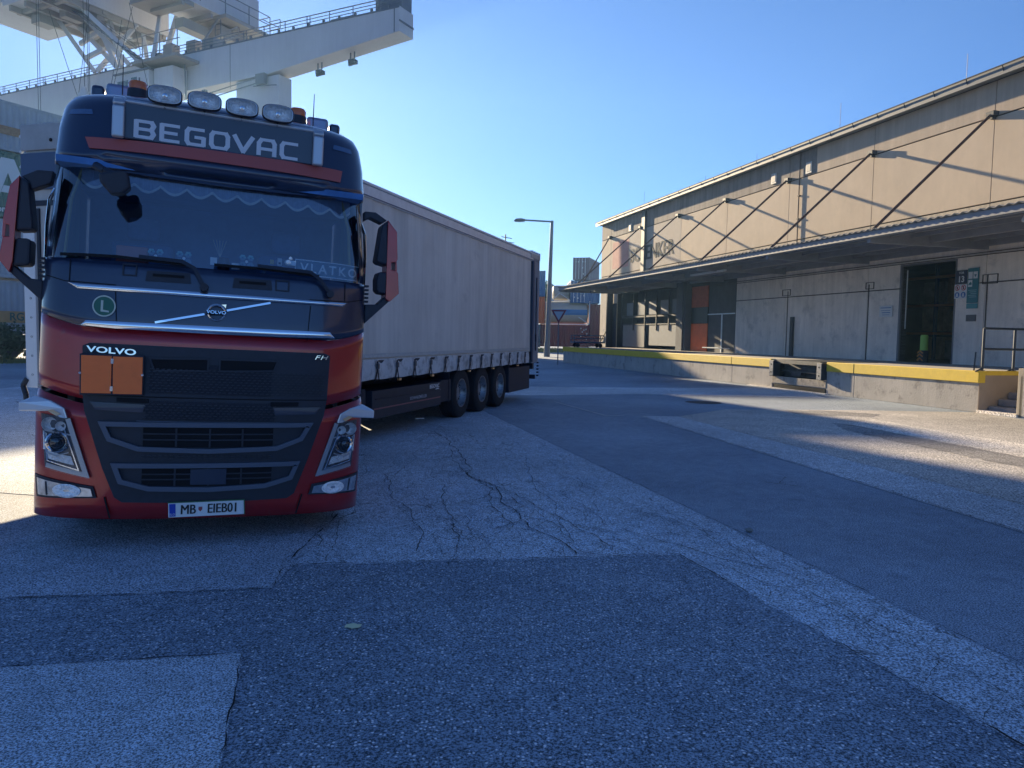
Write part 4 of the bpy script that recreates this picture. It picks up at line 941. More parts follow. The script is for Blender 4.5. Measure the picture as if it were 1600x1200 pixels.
mb=MB(); mb.box(NW+.08,NW+.14,44.9,48.4,1.1,2.55); mb.build('dark_shutter',mat('shutter_dark',(.13,.14,.17),.7,var=.1),rc)
mb=MB(); mb.box(NW-.02,NW+.05,T1-3.2,T1-.05,1.0,4.9); mb.build('end_wall_panel',mat('end_panel_beige',(.50,.44,.36),.85,var=.1,streak=.2,dirt=((.2,.19,.18),1.6,.55)),wh)
mb=MB(); mb.box(NW-.06,NW-.02,49.4,50.6,1.0,4.1); mb.box(NW-.5,NW-.05,50.0,50.15,1.0,4.9); mb.build('side_door',BLK,wh)
mb=MB(); mb.beam((NW-.08,52.1,1.45),(NW-.08,51.2,2.1),.05,.07); mb.build('wall_strut',BLK,wh)

# ================================================================== LOADING DOCK
dk=empty('loading_dock',(0,0,0),(0,0,TH)); tag(dk,'raised concrete loading platform with a yellow painted edge along the warehouse','loading dock')
DOCK=mat('dock_concrete',(.46,.43,.39),.9,var=.12,vscale=1.2,streak=.12,dirt=((.20,.185,.17),2.2,.53),bump=.3,bscale=20)
DTOP=mat('dock_top',(.38,.36,.34),.9,var=.15,vscale=1.0)
YEL=mat('yellow_edge_paint',(.72,.50,.03),.6,var=.08,vscale=5,dirt=((.35,.27,.08),7,.64))
dj=[15.0,19.46,20.70]; 
S0,S1=20.75,23.70   # leveller pit
DE=47.3
mb=MB()
for a,b in ((15.0,19.45),(19.45,S0),(S1,26.4),(26.4,31.6),(31.6,36.8),(36.8,42.0),(42.0,DE)): mb.box(NE,NE+.25,a+.008,b-.008,0,.98)
mb.box(NE,NE+.25,S0,S1,.17,.42)
mb.build('dock_wall',DOCK,dk,bevel=.012)
mb=MB(); mb.box(NE+.25,NE+.3,15.05,S0,0,.98); mb.box(NE+.25,NE+.3,S1,DE,0,.98); mb.box(NE+1.2,NE+1.3,S0,S1,0,.98)
mb.box(NE+.25,NE+1.2,S0-.02,S0,0,.98); mb.box(NE+.25,NE+1.2,S1,S1+.02,0,.98); mb.box(NE+.3,NE+1.25,S0,S1,0,.02); mb.build('dock_core',DARK,dk)
mb=MB(); mb.box(NE+.02,NW+.05,15.0,S0,.98,1.02); mb.box(NE+.02,NW+.05,S1,DE,.98,1.02); mb.box(NE+2.2,NW+.05,S0,S1,.98,1.02); mb.box(NE+2.0,NW+.05,T0,15.0,.98,1.02); mb.box(NE+.0,NE+2.0,T0,13.9,.98,1.02)
mb.box(NE+.02,NW+1.7,39.7,DE,.972,1.018)
mb.build('dock_top',DTOP,dk)
mb=MB(); mb.box(NE-.0,NW-1.5,15.0,15.02,0,.97); mb.box(NE+2.0,NE+2.05,13.9,15.0,0,.97); mb.build('dock_end_wall',mat('dock_end_tan',(.36,.29,.22),.9,var=.1,vscale=1.5,bump=.2),dk)
mb=MB(); mb.box(NE-.0,NW,T0,13.88,0,.97); mb.build('dock_wall_beyond',DOCK,dk)
for a,b in ((14.98,S0-.05),(S1+.05,DE)):
    mb=MB(); mb.box(NE-.05,NE+.16,a,b,.74,1.035); mb.build('yellow_edge',YEL,dk,bevel=.012)
mb=MB(); mb.box(NE+.16,NE+2.4,14.975,15.07,.93,1.04); mb.build('yellow_edge',YEL,dk,bevel=.01)
mb=MB(); mb.box(NE-.054,NE-.049,19.44,19.455,.74,1.03); mb.box(NE-.054,NE-.049,26.4,26.41,.74,1.03); mb.build('edge_joint',DARK,dk)
lv=empty('dock_leveller',parent=dk)
STEEL=mat('leveller_steel',(.06,.065,.075),.5,.5,var=.3,vscale=6)
mb=MB(); mb.box(NE-.02,NE+2.2,S0+.3,S1-.3,.99,1.025); mb.box(NE-.06,NE-.02,S0+.3,S1-.3,.90,1.0); mb.build('leveller_plate',STEEL,lv)
mb=MB(); mb.box(NE+.25,NE+.3,S0+.3,S1-.35,.45,.88); mb.box(NE+.05,NE+.25,S0+1.4,S0+1.9,.5,.62); mb.box(NE+.1,NE+.2,S0+.35,S1-.4,.62,.66); mb.build('lip_mechanism',STEEL,lv)
for t in (S0+.02,S1-.30):
    e=empty('dock_bumper',parent=lv)
    mb=MB(); mb.box(NE-.16,NE+.1,t,t+.26,.44,1.0); mb.build('bumper_block',BLK,e,bevel=.01)
    mb=MB(); mb.box(NE-.18,NE-.16,t+.02,t+.24,.46,.98); mb.build('bumper_plate',mat('bumper_plate_steel',(.30,.31,.33),.4,.5,dirt=((.04,.04,.04),14,.5)),e)
    mb=MB()
    for q in (.58,.86): mb.lathe([(.03,-.185),(.001,-.185)],(NE,t+.13,q),'x',10)
    mb.build('bolt_hole',DARK,e)
mb=MB(); mb.box(NE-.01,NE+.03,S0+.0,S1-.0,.20,.43); mb.build('broken_sill',mat('broken_concrete',(.40,.36,.30),.95,var=.3,vscale=3,dirt=((.12,.11,.1),3,.5),bump=.6,bscale=12),dk)
mb=MB(); mb.box(NE-.02,NE+.03,S0+.02,S1-.15,0.01,.155); mb.build('pit_slot',DARK,dk)
mb=MB(); mb.box(NE-.14,NE,S0-.15,S1+1.4,0,.03); mb.build('pit_kerb',CONC2,dk)
stp=empty('stairs',parent=dk)
for k in range(5):
    mb=MB(); mb.box(NE+.28+.30*k,NE+2.0,13.96,14.97,(0 if k==0 else .17*k+.002),.17*(k+1)-.002); mb.build('step',mat('step_concrete',(.26,.25,.25),.9,var=.15,vscale=4,bump=.3),stp,bevel=.015)
mb=MB(); mb.box(NE-.05,NE+.28,13.9,15.0,0,.07); mb.build('step_kerb',CONC2,stp)
mb=MB(); mb.box(NE+.0,NE+2.0,13.80,13.95,0,1.15); mb.build('stair_cheek',mat('cheek_beige',(.42,.37,.29),.9,var=.08),stp,bevel=.01)
# guard rail
gr=empty('guard_rail',(0,0,0),(0,0,TH)); tag(gr,'dark steel guard rail at the end of the yellow-edged dock above the steps','railing')
gm=mat('rail_dark_steel',(.035,.045,.06),.5,.3)
mb=MB(); 
for z in (2.09,1.58): mb.tube((NE+.08,15.02,z),(NE+4.3,15.02,z),.028,8)
mb.build('rail_bar',gm,gr,smooth=True)
for n_ in (NE+.08,NE+1.04,NE+2.0,NE+3.2):
    mb=MB(); mb.tube((n_,15.02,1.04),(n_,15.02,2.09),.03,8); mb.build('rail_post',gm,gr,smooth=True)
    mb=MB(); mb.tube((n_-.0,15.02,1.10),(n_-.16,15.06,1.02),.02,6); mb.box(n_-.06,n_+.06,14.98,15.06,1.041,1.055); mb.build('post_foot',gm,gr)
mb=MB(); mb.tube((NE+.02,15.2,1.04),(NE+.1,15.25,1.5),.02,6); mb.build('rail_brace',gm,gr)
wc=MB(); wc.lathe([(.001,0),(.09,0),(.10,.22),(.085,.24),(.001,.24)],(0,0,0),'z',18); wc=wc.build('can',WHITE,smooth=True,loc=Vector((math.cos(TH)*17.15-math.sin(TH)*13.99,math.sin(TH)*17.15+math.cos(TH)*13.99,1.15)))
tag(wc,'small white can standing on the beige wall beside the dock steps','can')
# ---- signs on the warehouse wall
def wsign(t0,t1,z0,z1,m,name,label,cat='sign'):
    e=empty(name,(0,0,0),(0,0,TH)); tag(e,label,cat)
    mb=MB(); mb.box(NW-.045,NW-.025,t0,t1,z0,z1); mb.build('sign_plate',m,e,bevel=.004); 
    mb=MB(); mb.box(NW-.025,NW-.003,t0+.08,t0+.12,z0+.05,z1-.05); mb.box(NW-.025,NW-.003,t1-.12,t1-.08,z0+.05,z1-.05); mb.build('sign_bracket',BLK,e); return e
def wt(e,name,body,size,t,z,m,**k):
    mb=MB(); text_on(mb,body,size,(NW-.047,t,z),(0,-1,0),(0,0,1),.001,**k); return mb.build(name,m,e)
SD=mat('sign_dark_blue',(.015,.03,.07),.5); SW=mat('sign_white',(.62,.64,.66),.5); ST=mat('sign_teal',(.02,.16,.19),.5); SB=mat('sign_blue',(.03,.14,.40),.5); SR=mat('sign_red',(.50,.05,.05),.5)
e=wsign(20.0,20.45,3.66,4.10,SD,'gate_number_sign','dark sign with white gate number 13, right of the open gateway')
wt(e,'sign_number','13',.27,20.22,3.80,SW,offset=.008); wt(e,'sign_word','TOR',.10,20.22,4.01,SW,offset=.002)
e=wsign(19.98,20.47,3.18,3.645,SW,'safety_sign','white safety sign with four round pictograms below the gate number')
def disc(n,t,z,r,m,e,name,x0=.047,r0=0):
    mb=MB(); mb.lathe([(max(r0,.001),-x0),(r,-x0-.0005),(r,-x0+.002)],(NW,t,z),'x',22); return mb.build(name,m,e)
for t,z,m in ((20.35,3.53,SR),(20.11,3.53,SR)):
    disc(0,t,z,.095,m,e,'pictogram_ring'); disc(0,t,z,.070,SW,e,'pictogram_field',.050)
    mb=MB(); mb.box(NW-.0535,NW-.052,t-.025,t+.025,z-.05,z+.045); mb.build('pictogram_figure',INK,e)
    mb=MB(); mb.beam((NW-.054,t+.06,z+.06),(NW-.054,t-.06,z-.06),.002,.02); mb.build('pictogram_bar',m,e)
for t,z in ((20.35,3.30),(20.11,3.30)):
    disc(0,t,z,.095,SB,e,'pictogram_field'); disc(0,t,z+.02,.035,SW,e,'pictogram_figure',.050)
    mb=MB(); mb.prism([(t-.05,z-.06),(t+.05,z-.06),(t+.03,z),(t-.03,z)],NW-.0525,NW-.051,'yz'); mb.build('pictogram_figure',SW,e)
e=wsign(19.55,19.97,3.02,4.14,ST,'information_sign','tall teal information sign beside the gate number 13 sign')
mb=MB(); mb.box(NW-.05,NW-.046,19.78,19.94,3.80,4.02); mb.box(NW-.05,NW-.046,19.59,19.75,3.80,4.02); mb.box(NW-.05,NW-.046,19.78,19.94,3.54,3.76); mb.build('sign_field',SW,e)
mb=MB(); mb.prism([(19.62,3.93),(19.72,3.93),(19.67,3.84)],NW-.053,NW-.051,'yz'); mb.prism([(19.80,3.6),(19.92,3.6),(19.90,3.66),(19.84,3.70),(19.80,3.66)],NW-.053,NW-.051,'yz'); mb.build('sign_symbol',ST,e)
mb=MB()
for k in range(5): mb.box(NW-.05,NW-.046,19.60+.01*(k%2),19.92-.05*(k%3),3.42-.055*k,3.44-.055*k)
mb.build('sign_lines',mat('sign_pale_teal',(.25,.42,.45),.5),e)
mb=MB(); mb.box(NW-.04,NW-.02,19.55,19.97,2.84,3.0); mb.build('lower_sign_plate',mat('sign_teal_faded',(.05,.25,.28),.5),e)
e=wsign(23.2,23.85,2.64,3.06,SW,'notice_sign','small white notice with blue lines on the wall left of the open gateway')
mb=MB()
for z,a,b,h in ((2.98,23.26,23.8,.035),(2.88,23.30,23.76,.02),(2.80,23.30,23.72,.03),(2.72,23.34,23.7,.02)): mb.box(NW-.049,NW-.046,a,b,z-h/2,z+h/2)
mb.build('notice_lines',mat('notice_blue',(.10,.22,.42),.5),e)
def wloc(n_,t,z): return (math.cos(TH)*n_-math.sin(TH)*t, math.sin(TH)*n_+math.cos(TH)*t, z)
# bollard in the gateway
e=empty('bollard',wloc(20.95,22.15,1.02),(0,0,TH)); tag(e,'lime green bollard with an orange chevron foot inside the open gateway','bollard')
mb=MB(); mb.lathe([(.001,.98),(.10,.97),(.13,.93),(.13,.42)],(0,0,0),'z',20); mb.build('bollard_sleeve',mat('lime_green',(.36,.62,.10),.5),e,smooth=True)
mb=MB(); mb.lathe([(.13,.42),(.155,.40),(.155,0)],(0,0,0),'z',20); mb.build('bollard_foot',BLK,e,smooth=True)
mb=MB()
for z in (.06,.20,.32):
    mb.beam((-.16,.13,z),(-.17,0,z+.09),.008,.05); mb.beam((-.17,0,z+.09),(-.16,-.13,z),.008,.05)
mb.build('chevron',mat('chevron_orange',(.55,.20,.04),.6),e)
# ---- things behind the windscreen (they lie on the dash of the cab)
tm=Matrix.Translation((-2.3906,5.8093,0))@Matrix.Rotation(.3824,4,'Z')@Matrix.Rotation(.0451,4,'Y')
def dash(name,label,cat,x,z,y=None):
    y=SS(x,z,-.05) if y is None else y
    e=empty(name,tm@Vector((x,y,z)),(0,.0451,.3824)); tag(e,label,cat); return e
LB=mat('board_light_blue',(.10,.30,.45),.5,emit=None); PALE=mat('pale_blue_print',(.92,.96,.98),.5)
e=dash('name_board','dark board with the pale letters VLATKO behind the right of the windscreen','name board',.90,2.262)
rot=.49
mb=MB(); 
q=[(-.30,-.055),(.27,-.065),(.27,.065),(-.30,.075)]
def nb(x): return SS(.90+x,2.26,-.045)-SS(.90,2.262,-.05)
pts=[]
mb.grid([[(x,nb(x),z+.0*x) for x in [-.30+.57*i/14 for i in range(15)]] for z in(-.06,.07)]); mb.build('board',mat('board_blue',(.03,.16,.26),.5),e)
mb=MB()
for z in(-.056,.066): mb.grid([[(x,nb(x)-.002,zz) for x in [-.30+.57*i/14 for i in range(15)]] for zz in(z-.004,z+.004)])
for x in(-.298,.266): mb.grid([[(xx,nb(xx)-.002,zz) for xx in (x-.003,x+.003)] for zz in(-.056,.066)])
mb.build('board_border',PALE,e)
mb=MB(); vs,fs=text_geo('VLATKO',.105,.001,sx=1.0,spacing=1.35,offset=.002); mb.add([(x-.01,nb(x-.01)-.004-z,y) for x,y,z in vs],fs); mb.build('board_lettering',PALE,e)
e=dash('dashboard_box','dull pink-orange box on the dash behind the left of the windscreen','box',-.60,2.25)
mb=MB(); mb.box(-.12,.10,.03,.16,-.09,.06); mb.build('box_body',mat('box_pink',(.50,.14,.10),.7),e,bevel=.01)
k=0
for x,z,lb_ in ((-.44,2.245,'four pale blue flower stickers low on the windscreen beside the pink box'),(-.24,2.245,'five-petal blue and white sticker low on the windscreen left of the scent sticks'),(.22,2.265,'four pale flower stickers low on the windscreen right of the scent sticks')):
    e=dash('window_sticker',lb_,'sticker',x,z,SS(x,z,-.02)); tag(e,group='stickers along the foot of the windscreen')
    for dx,dz in ((-.03,.03),(.03,.03),(-.03,-.025),(.03,-.025)):
        mb=MB(); 
        for p in range(6):
            a=p*math.pi/3; mb.lathe([(.001,0),(.0105,0)],(dx+.015*math.cos(a),SS(x+dx,z,-.02)-SS(x,z,-.02),dz+.015*math.sin(a)),'y',9)
        mb.build('flower',mat('sticker_flower_blue',(.12,.33,.48),.5),e)
    mb=MB(); mb.lathe([(.001,-.002),(.012,-.002)],(0,0,0),'y',9); mb.build('sticker_centre',PALE,e)
e=dash('scent_diffuser','round dark jar with thin scent sticks at the middle of the dash','diffuser',.02,2.25,SS(0,2.25,-.09))
mb=MB(); mb.lathe([(.001,.04),(.035,.045),(.05,0),(.045,-.05),(.001,-.07)],(.03,0,-.01),'z',18); mb.build('jar',BLK,e,smooth=True)
mb=MB()
for a in(-.055,-.03,-.005,.02,.045): mb.tube((0,0,.03),(a,.01,.17),.0025,5)
mb.build('stick',mat('stick_pale',(.45,.45,.42),.7),e)
mb=MB(); mb.box(-.07,-.02,-.02,.0,-.03,.03); mb.box(.09,.15,-.01,.0,-.05,.0); mb.build('jar_label',PALE,e)
for x,z,w_,h_,m,nm,lb_,ct in ((.415,2.285,.03,.035,mat('tag_yellow',(.55,.42,.10),.5),'tag_card','small yellow card on the dash right of the flower stickers','card'),(.475,2.29,.035,.06,SW,'access_badge','upright white badge on the dash beside the yellow card','badge'),(.56,2.29,.05,.045,PALE,'toy','pale blue toy at the foot of the windscreen left of the name board','toy')):
    e=dash(nm,lb_,ct,x,z,SS(x,z,-.03))
    mb=MB(); 
    if nm=='toy': mb.lathe([(.001,.03),(.02,.02),(.03,0),(.02,-.02),(.001,-.025)],(-.02,0,0),'z',10); mb.lathe([(.001,.045),(.015,.035),(.018,.02),(.001,.01)],(.0,0,.01),'z',10); mb.box(0,.045,-.01,.01,-.02,.02)
    else: mb.box(-w_/2,w_/2,-.004,.004,-h_/2,h_/2)
    mb.build('card_body' if nm!='toy' else 'toy_body',m,e,bevel=.003)
    if nm=='access_badge':
        mb=MB(); mb.box(-.01,.01,-.006,-.0045,-.02,-.002); mb.build('card_picture',SD,e)
# ================================================================== CRANE (portal crane far behind)
CK=1.8
def cq(s,w_,z): return (CK*s,CK*w_,1.7+CK*(z-1.7))
class CB(MB):
    def cbox(s,a0,a1,b0,b1,c0,c1):
        p=cq(a0,b0,c0);q=cq(a1,b1,c1); return s.box(p[0],q[0],p[1],q[1],p[2],q[2])
    def cbeam(s,a,b,w_,h=None):
        return s.beam(cq(*a),cq(*b),w_*CK,(h or w_)*CK)
crn=empty('portal_crane',(-15.4*CK,45*CK,0),(0,0,-.4713)); tag(crn,'huge grey portal crane with walkways towering behind the lorry','crane')
CG=mat('crane_paint',(.52,.53,.56),.6,.1,var=.08,vscale=.15,streak=.05,dirt=((.40,.34,.28),.25,.60))
CG2=mat('crane_underside',(.30,.28,.26),.6,.1,var=.12,vscale=.3)
CG3=mat('crane_detail',(.13,.15,.18),.6)
gd=empty('main_girder',parent=crn)
prof=[(-40,18.75),(10.3,18.78),(10.3,17.5),(.9,16.58),(-40,16.05)]
mb=CB(); P=[(cq(a,0,b)[0],cq(a,0,b)[2]) for a,b in prof]; mb.prism(P,0,1.25*CK); mb.build('girder_box',CG,gd)
mb=CB(); mb.cbox(10.3,10.34,-.04,1.3,18.0,18.06); mb.cbeam((10.32,-.03,18.06),(10.32,1.28,18.06),.05); mb.cbox(9.95,10.0,-.02,-.001,17.5,18.75)
mb.cbox(-2.0,-1.96,-.01,-.001,16.15,18.75); mb.cbox(-40,10.3,-.03,.0,18.70,18.78); mb.build('girder_stiffener',CG3,gd)
mb=CB(); mb.cbox(-1.61,1.76,.12,1.15,-1.0,16.5); mb.build('portal_leg',CG,crn)
mb=CB(); mb.cbox(-38,-34.6,.12,1.15,-1.0,16.2); mb.build('portal_leg',CG,crn)
mb=CB()
for z in(16.05,15.75): mb.cbeam((-4.0,-.06,z),(.4,-.06,z+.42),.05)
mb.cbox(.3,1.0,-.25,-.02,16.0,16.6); mb.cbeam((.1,-.2,15.95),(1.9,-.2,15.8),.05); mb.cbox(-4.2,-3.9,-.2,0,15.9,16.3); mb.build('cable_duct',CG3,crn)
# walkway handrail on girder
mb=CB()
s=-30.0; k=0
while s<10.3:
    mb.cbeam((s,-.02,18.75),(s,-.02,19.30),.035)
    if k%3==0: mb.cbeam((s+.22,-.02,18.75),(s+.22,-.02,19.30),.035)
    s+=1.62; k+=1
for z in(19.30,19.12,18.95): mb.cbeam((-30,-.02,z),(10.3,-.02,z),.03 if z<19.2 else .042)
s=-29
while s<10: mb.cbox(s,s+.12,.0,.1,18.78,18.95); s+=1.1
mb.cbox(8.6,10.3,.2,1.1,18.78,19.5); mb.cbox(5.6,7.2,.1,.6,18.78,18.9); mb.build('girder_handrail',CG3,gd)
for s0,z0 in ((4.35,17.0),(6.68,17.25)):
    e=empty('floodlight',parent=crn)
    mb=CB(); mb.cbeam((s0-.1,.62,z0+.5),(s0-.1,.62,z0-.55),.06); mb.cbeam((s0+.18,.62,z0+.5),(s0+.18,.62,z0-.45),.06); mb.build('lamp_hanger',CG3,e)
    mb=CB(); mb.cbox(s0-.14,s0+.26,.45,.8,z0-.72,z0-.50); mb.cbeam((s0-.2,.6,z0-.75),(s0+.32,.6,z0-.70),.12); mb.build('lamp_head',BLK,e)
# trolley with machine houses
H=22.0
mh=empty('trolley',parent=crn)
mb=CB(); mb.cbox(-17.3,-11.8,-4.3,3.6,22.0,26); mb.build('machine_house',CG,mh)
mb=CB(); mb.cbox(-21.0,-17.3,-9,0.8,22.2,26); mb.build('machine_house',CG,mh)
mb=CB()
for s in (-16.8,-15.2,-13.6,-12.2): mb.cbox(s,s+.22,-4.2,3.5,21.65,22.0)
for w_ in (-3.5,-1.2,1.1,3.2): mb.cbox(-17.2,-11.9,w_,w_+.25,21.75,22.0)
for s,w_,a,b,h in ((-16.5,-3.0,.9,1.1,.5),(-14.9,-.5,1.2,.9,.45),(-13.2,1.8,.8,1.2,.35),(-16.2,1.4,.7,.7,.6),(-14.2,-2.6,.6,1.2,.35),(-12.8,-1.5,.7,.5,.5)): mb.cbox(s,s+a,w_,w_+b,22-.25-h,21.9)
mb.build('winch_frame',CG2,mh)
mb=CB(); mb.cbox(-9.0,-6.2,-1.5,6.4,22.3,24.5); mb.cbox(-11.8,-9,-1,5.2,24.0,24.5); mb.build('electric_house',CG,mh)
mb=CB(); mb.cbox(-9.2,-5.6,3.0,7.0,22.05,22.3); mb.cbox(-9.6,-6.2,-1.0,1.0,22.0,22.3)
for w_ in(0,2.2,4.4): mb.cbox(-9.0,-6.1,w_,w_+.2,21.8,22.1)
mb.cbox(-8.4,-6.6,3.4,5.8,21.2,21.9); mb.cbox(-8.0,-7.2,1.0,3.0,21.0,21.6); mb.build('walkway_deck',CG2,mh)
mb=CB()
pts=[(-6.1,-1,22.3),(-5.6,3.0,22.3),(-5.6,6.9,22.3),(-8.9,6.9,22.3)]
for w_ in (-1,1,3,5,6.9): mb.cbeam((-5.65,w_,22.3),(-5.65,w_,23.5),.05)
for z in(23.5,22.95): mb.cbeam((-5.65,-1,z),(-5.65,6.9,z),.045); mb.cbeam((-5.65,6.9,z),(-8.9,6.9,z),.045)
mb.cbeam((-4.7,5.2,22.6),(-4.7,6.9,22.6),.04); mb.cbeam((-4.7,6.9,22.6),(-5.6,6.9,22.6),.04); mb.cbeam((-4.7,6.9,22.6),(-4.7,6.9,23.2),.04); mb.cbeam((-4.7,6.9,23.2),(-5.6,6.9,23.2),.04)
mb.build('walkway_rail',CG3,mh)
# trolley support lattice standing on the girder
mb=CB()
L3=[((-14.3,-.2,18.75),(-16.0,-1.6,22.0)),((-14.1,-.2,18.75),(-11.9,1.2,22.0)),((-12.0,-.2,18.75),(-15.6,-.6,22.0)),((-12.0,-.2,18.75),(-13.4,-.8,22.0)),((-10.8,-.2,18.75),(-13.7,-1.6,22.0)),((-10.8,1.2,18.75),(-12.4,2.0,22.0)),((-9.8,-.2,18.75),(-12.6,-2.4,22.0)),((-8.5,-.2,18.75),(-9.4,1.0,22.0)),((-9.6,1.2,18.75),(-8.4,1.5,22)),((-11.6,-.2,18.75),(-13.0,.0,22.0)),((-15.2,-.6,20.6),(-12.3,-.6,21.3)),((-14.6,-.6,19.6),(-12.8,-.6,19.9))]
for a,b in L3: mb.cbeam(a,b,.20,.26)
mb.build('support_lattice',CG,mh)
mb=CB()
a=Vector((-13.6,-2.4,22.0)); b=Vector((-9.6,-.6,18.9))
for o in (0,.55): mb.cbeam((a.x,a.y+o,a.z),(b.x,b.y+o,b.z),.06); mb.cbeam((a.x,a.y+o,a.z+.55),(b.x,b.y+o,b.z+.55),.03)
for k in range(15):
    p=a.lerp(b,k/14); mb.cbox(p.x-.12,p.x+.12,p.y,p.y+.55,p.z-.01,p.z+.02)
for o in (-6.6,-6.1): mb.cbeam((o,3.0,18.8),(o,3.0,22.0),.04)
for k in range(9): mb.cbeam((-6.6,3.0,19+.34*k),(-6.1,3.0,19+.34*k),.03)
mb.build('stairway',CG3,mh)
mb=CB()
for s in (-9.0,-7.4,-5.8): mb.cbeam((s,-.6,18.85),(s,-.6,20.1),.045)
for z in(20.1,19.5): mb.cbeam((-10.5,-.6,z),(-5.6,-.6,z),.04)
mb.cbox(-7.6,-6.8,-.2,.4,18.78,19.5); mb.cbox(-8.8,-8.2,0,.5,18.78,19.2); mb.cbox(-6.0,-5.2,.2,1.0,18.8,19.6); mb.cbox(-4.6,-3.6,.2,1.2,18.8,19.5); mb.cbeam((-5.4,.4,18.8),(-6.4,3.0,22.0),.10); mb.cbeam((-4.2,.4,19.2),(-5.8,4.6,21.6),.10); mb.cbeam((-5.9,.4,19.2),(-5.2,3.6,21.6),.07); mb.build('trolley_motor',CG2,mh)
# operator platform and cabin hanging in front of the girder
mb=CB(); mb.cbox(-8.6,-4.6,-1.7,.0,17.95,18.12); mb.cbox(-11,-8.6,-.9,-.02,17.8,17.95); mb.cbeam((-7.8,-1.6,18.1),(-6.6,-.1,16.8),.05); mb.build('cabin_platform',CG2,mh)
cb=empty('operator_cabin',parent=mh)
mb=CB(); mb.cbox(-10.5,-7.4,-1.4,-.1,15.7,17.6); mb.cbox(-7.3,-5.6,-1.1,-.1,16.2,17.7); mb.build('cabin_body',CG,cb)
mb=CB(); mb.cbox(-10.3,-9.3,-1.43,-1.38,16.3,17.2); mb.cbox(-9.0,-8.5,-1.43,-1.38,16.3,17.3); mb.build('cabin_window',mat('cabin_window',(.08,.12,.14),.15),cb)
mb=CB(); mb.cbox(-10.6,-7.3,-1.5,-.1,17.6,17.7); mb.cbeam((-8.2,-1.45,17.2),(-8.2,-1.45,15.8),.06); mb.cbeam((-5.3,-.5,17.9),(-5.2,-.5,15.8),.06); mb.build('cabin_roof',CG3,cb)
mb=CB()
for s in (-12.62,-12.40,-10.30,-9.95,-9.8): mb.cbeam((s,-5 if s<-12 else -3.6,22.0 if s<-12 else 21.5),(s,-5 if s<-12 else -3.6,13.5),.024)
mb.cbeam((-14.6,-3,21.7),(-10.9,-3,14.0),.024); mb.cbeam((-10.6,-3,21.4),(-12.3,-3,14.0),.024); mb.cbeam((-9.0,-2,20.6),(-10.9,-2,14.0),.024); mb.cbeam((-8.3,-2,21.5),(-6.6,-2,16),.024); mb.cbeam((-8.0,-2,21.2),(-10.6,-2,15),.024)
mb.build('hoist_rope',mat('rope_dark',(.05,.06,.07),.7),mh)
e=empty('hook_unit',cq(-9.75,-4.0,15.4),parent=crn)
mb=MB(); mb.lathe([(.55,-.8),(.7,-.2),(.62,.3),(.30,.9),(.34,1.2),(.001,1.25)],(0,0,0),'z',16); mb.build('hook_body',CG,e,smooth=True)
mb=MB(); mb.lathe([(.001,-.80),(.18,-.78),(.18,-.60)],(0,0,-.2),'y',12); mb.build('hook_sheave',DARK,e)
# ================================================================== CONTAINERS
def paint(name,c,rust=.5): return mat(name,c,.6,.1,var=.10,vscale=.8,streak=.15,dirt=((.16,.09,.06),1.4,.60+rust*.05))
def container(name,label,p,ang,L_,H_,m,W_=2.44,group=None,doors=True,fm=None):
    e=empty(name,p,(0,0,ang)); tag(e,label,'container',group)
    mb=MB(); pts=[]
    def run(a,b,nrm,pitch=.278,dep=.036):
        a=Vector(a);b=Vector(b); d=(b-a); n=max(2,int(d.length/pitch)); d=d/n; nn=Vector(nrm)*dep
        for i in range(n):
            q=a+d*i; pts.extend([q,q+d*.25,q+d*.5-nn,q+d*.75-nn] if True else [])
        pts.append(b)
    run((.06,.02),(L_-.06,.02),(0,-1)); run((L_-.02,.06),(L_-.02,W_-.06),(1,0)); run((L_-.06,W_-.02),(.06,W_-.02),(0,1)); run((.02,W_-.06),(.02,.06),(-1,0))
    pts.append(pts[0])
    mb.grid([[(q.x,q.y,z) for q in pts] for z in (.12,H_-.08)]); mb.build('container_wall',m,e)
    mb=MB()
    for x in(0,L_-.12):
        for y in(0,W_-.12): mb.box(x,x+.12,y,y+.12,.12,H_-.12)
    mb.box(.12,L_-.12,0,.06,.02,.14); mb.box(.12,L_-.12,W_-.06,W_,.02,.14); mb.box(.12,L_-.12,0,.06,H_-.12,H_-.02); mb.box(.12,L_-.12,W_-.06,W_,H_-.12,H_-.02)
    for x in(0,L_-.06): mb.box(x,x+.06,.12,W_-.12,.02,.14); mb.box(x,x+.06,.12,W_-.12,H_-.14,H_-.02)
    mb.build('container_frame',fm or m,e)
    mb=MB(); mb.box(.05,L_-.05,.04,W_-.04,H_-.06,H_-.03); mb.build('container_roof',m,e)
    mb=MB()
    for x in(-.005,L_-.165):
        for y in(-.005,W_-.155):
            for z in(0,H_-.12): mb.box(x,x+.17,y,y+.16,z,z+.12)
    mb.build('corner_casting',fm or m,e)
    return e
def lockrods(e,L_,H_,W_,side,m,x):
    mb=MB()
    mb.box(x-.02,x+.02,.14,W_-.14,.14,H_-.14); mb.build('container_door',m,e)
    mb=MB()
    for y in(.45,.95,1.5,2.0): mb.tube((x+side*.05,y,.1),(x+side*.05,y,H_-.1),.02,6)
    mb.build('lock_rod',ALU,e)
LP=Vector((-25.54,37.4)); pd=Vector((.454,.891)); la=math.atan2(.891,.454)
def lpos(x,z): q=LP+pd*x; return (q.x,q.y,z)
X0=-8.9
e=container('shipping_container','blue-grey ribbed container with a rusty band, topmost at the left edge',lpos(X0,10.42),la,12.6,2.45,paint('container_blue_grey',(.27,.32,.40)))
mb=MB(); mb.box(.2,12.2,-.012,-.006,.78,1.2); mb.build('rust_band',mat('band_orange_brown',(.30,.17,.10),.8,var=.3,vscale=5),e)
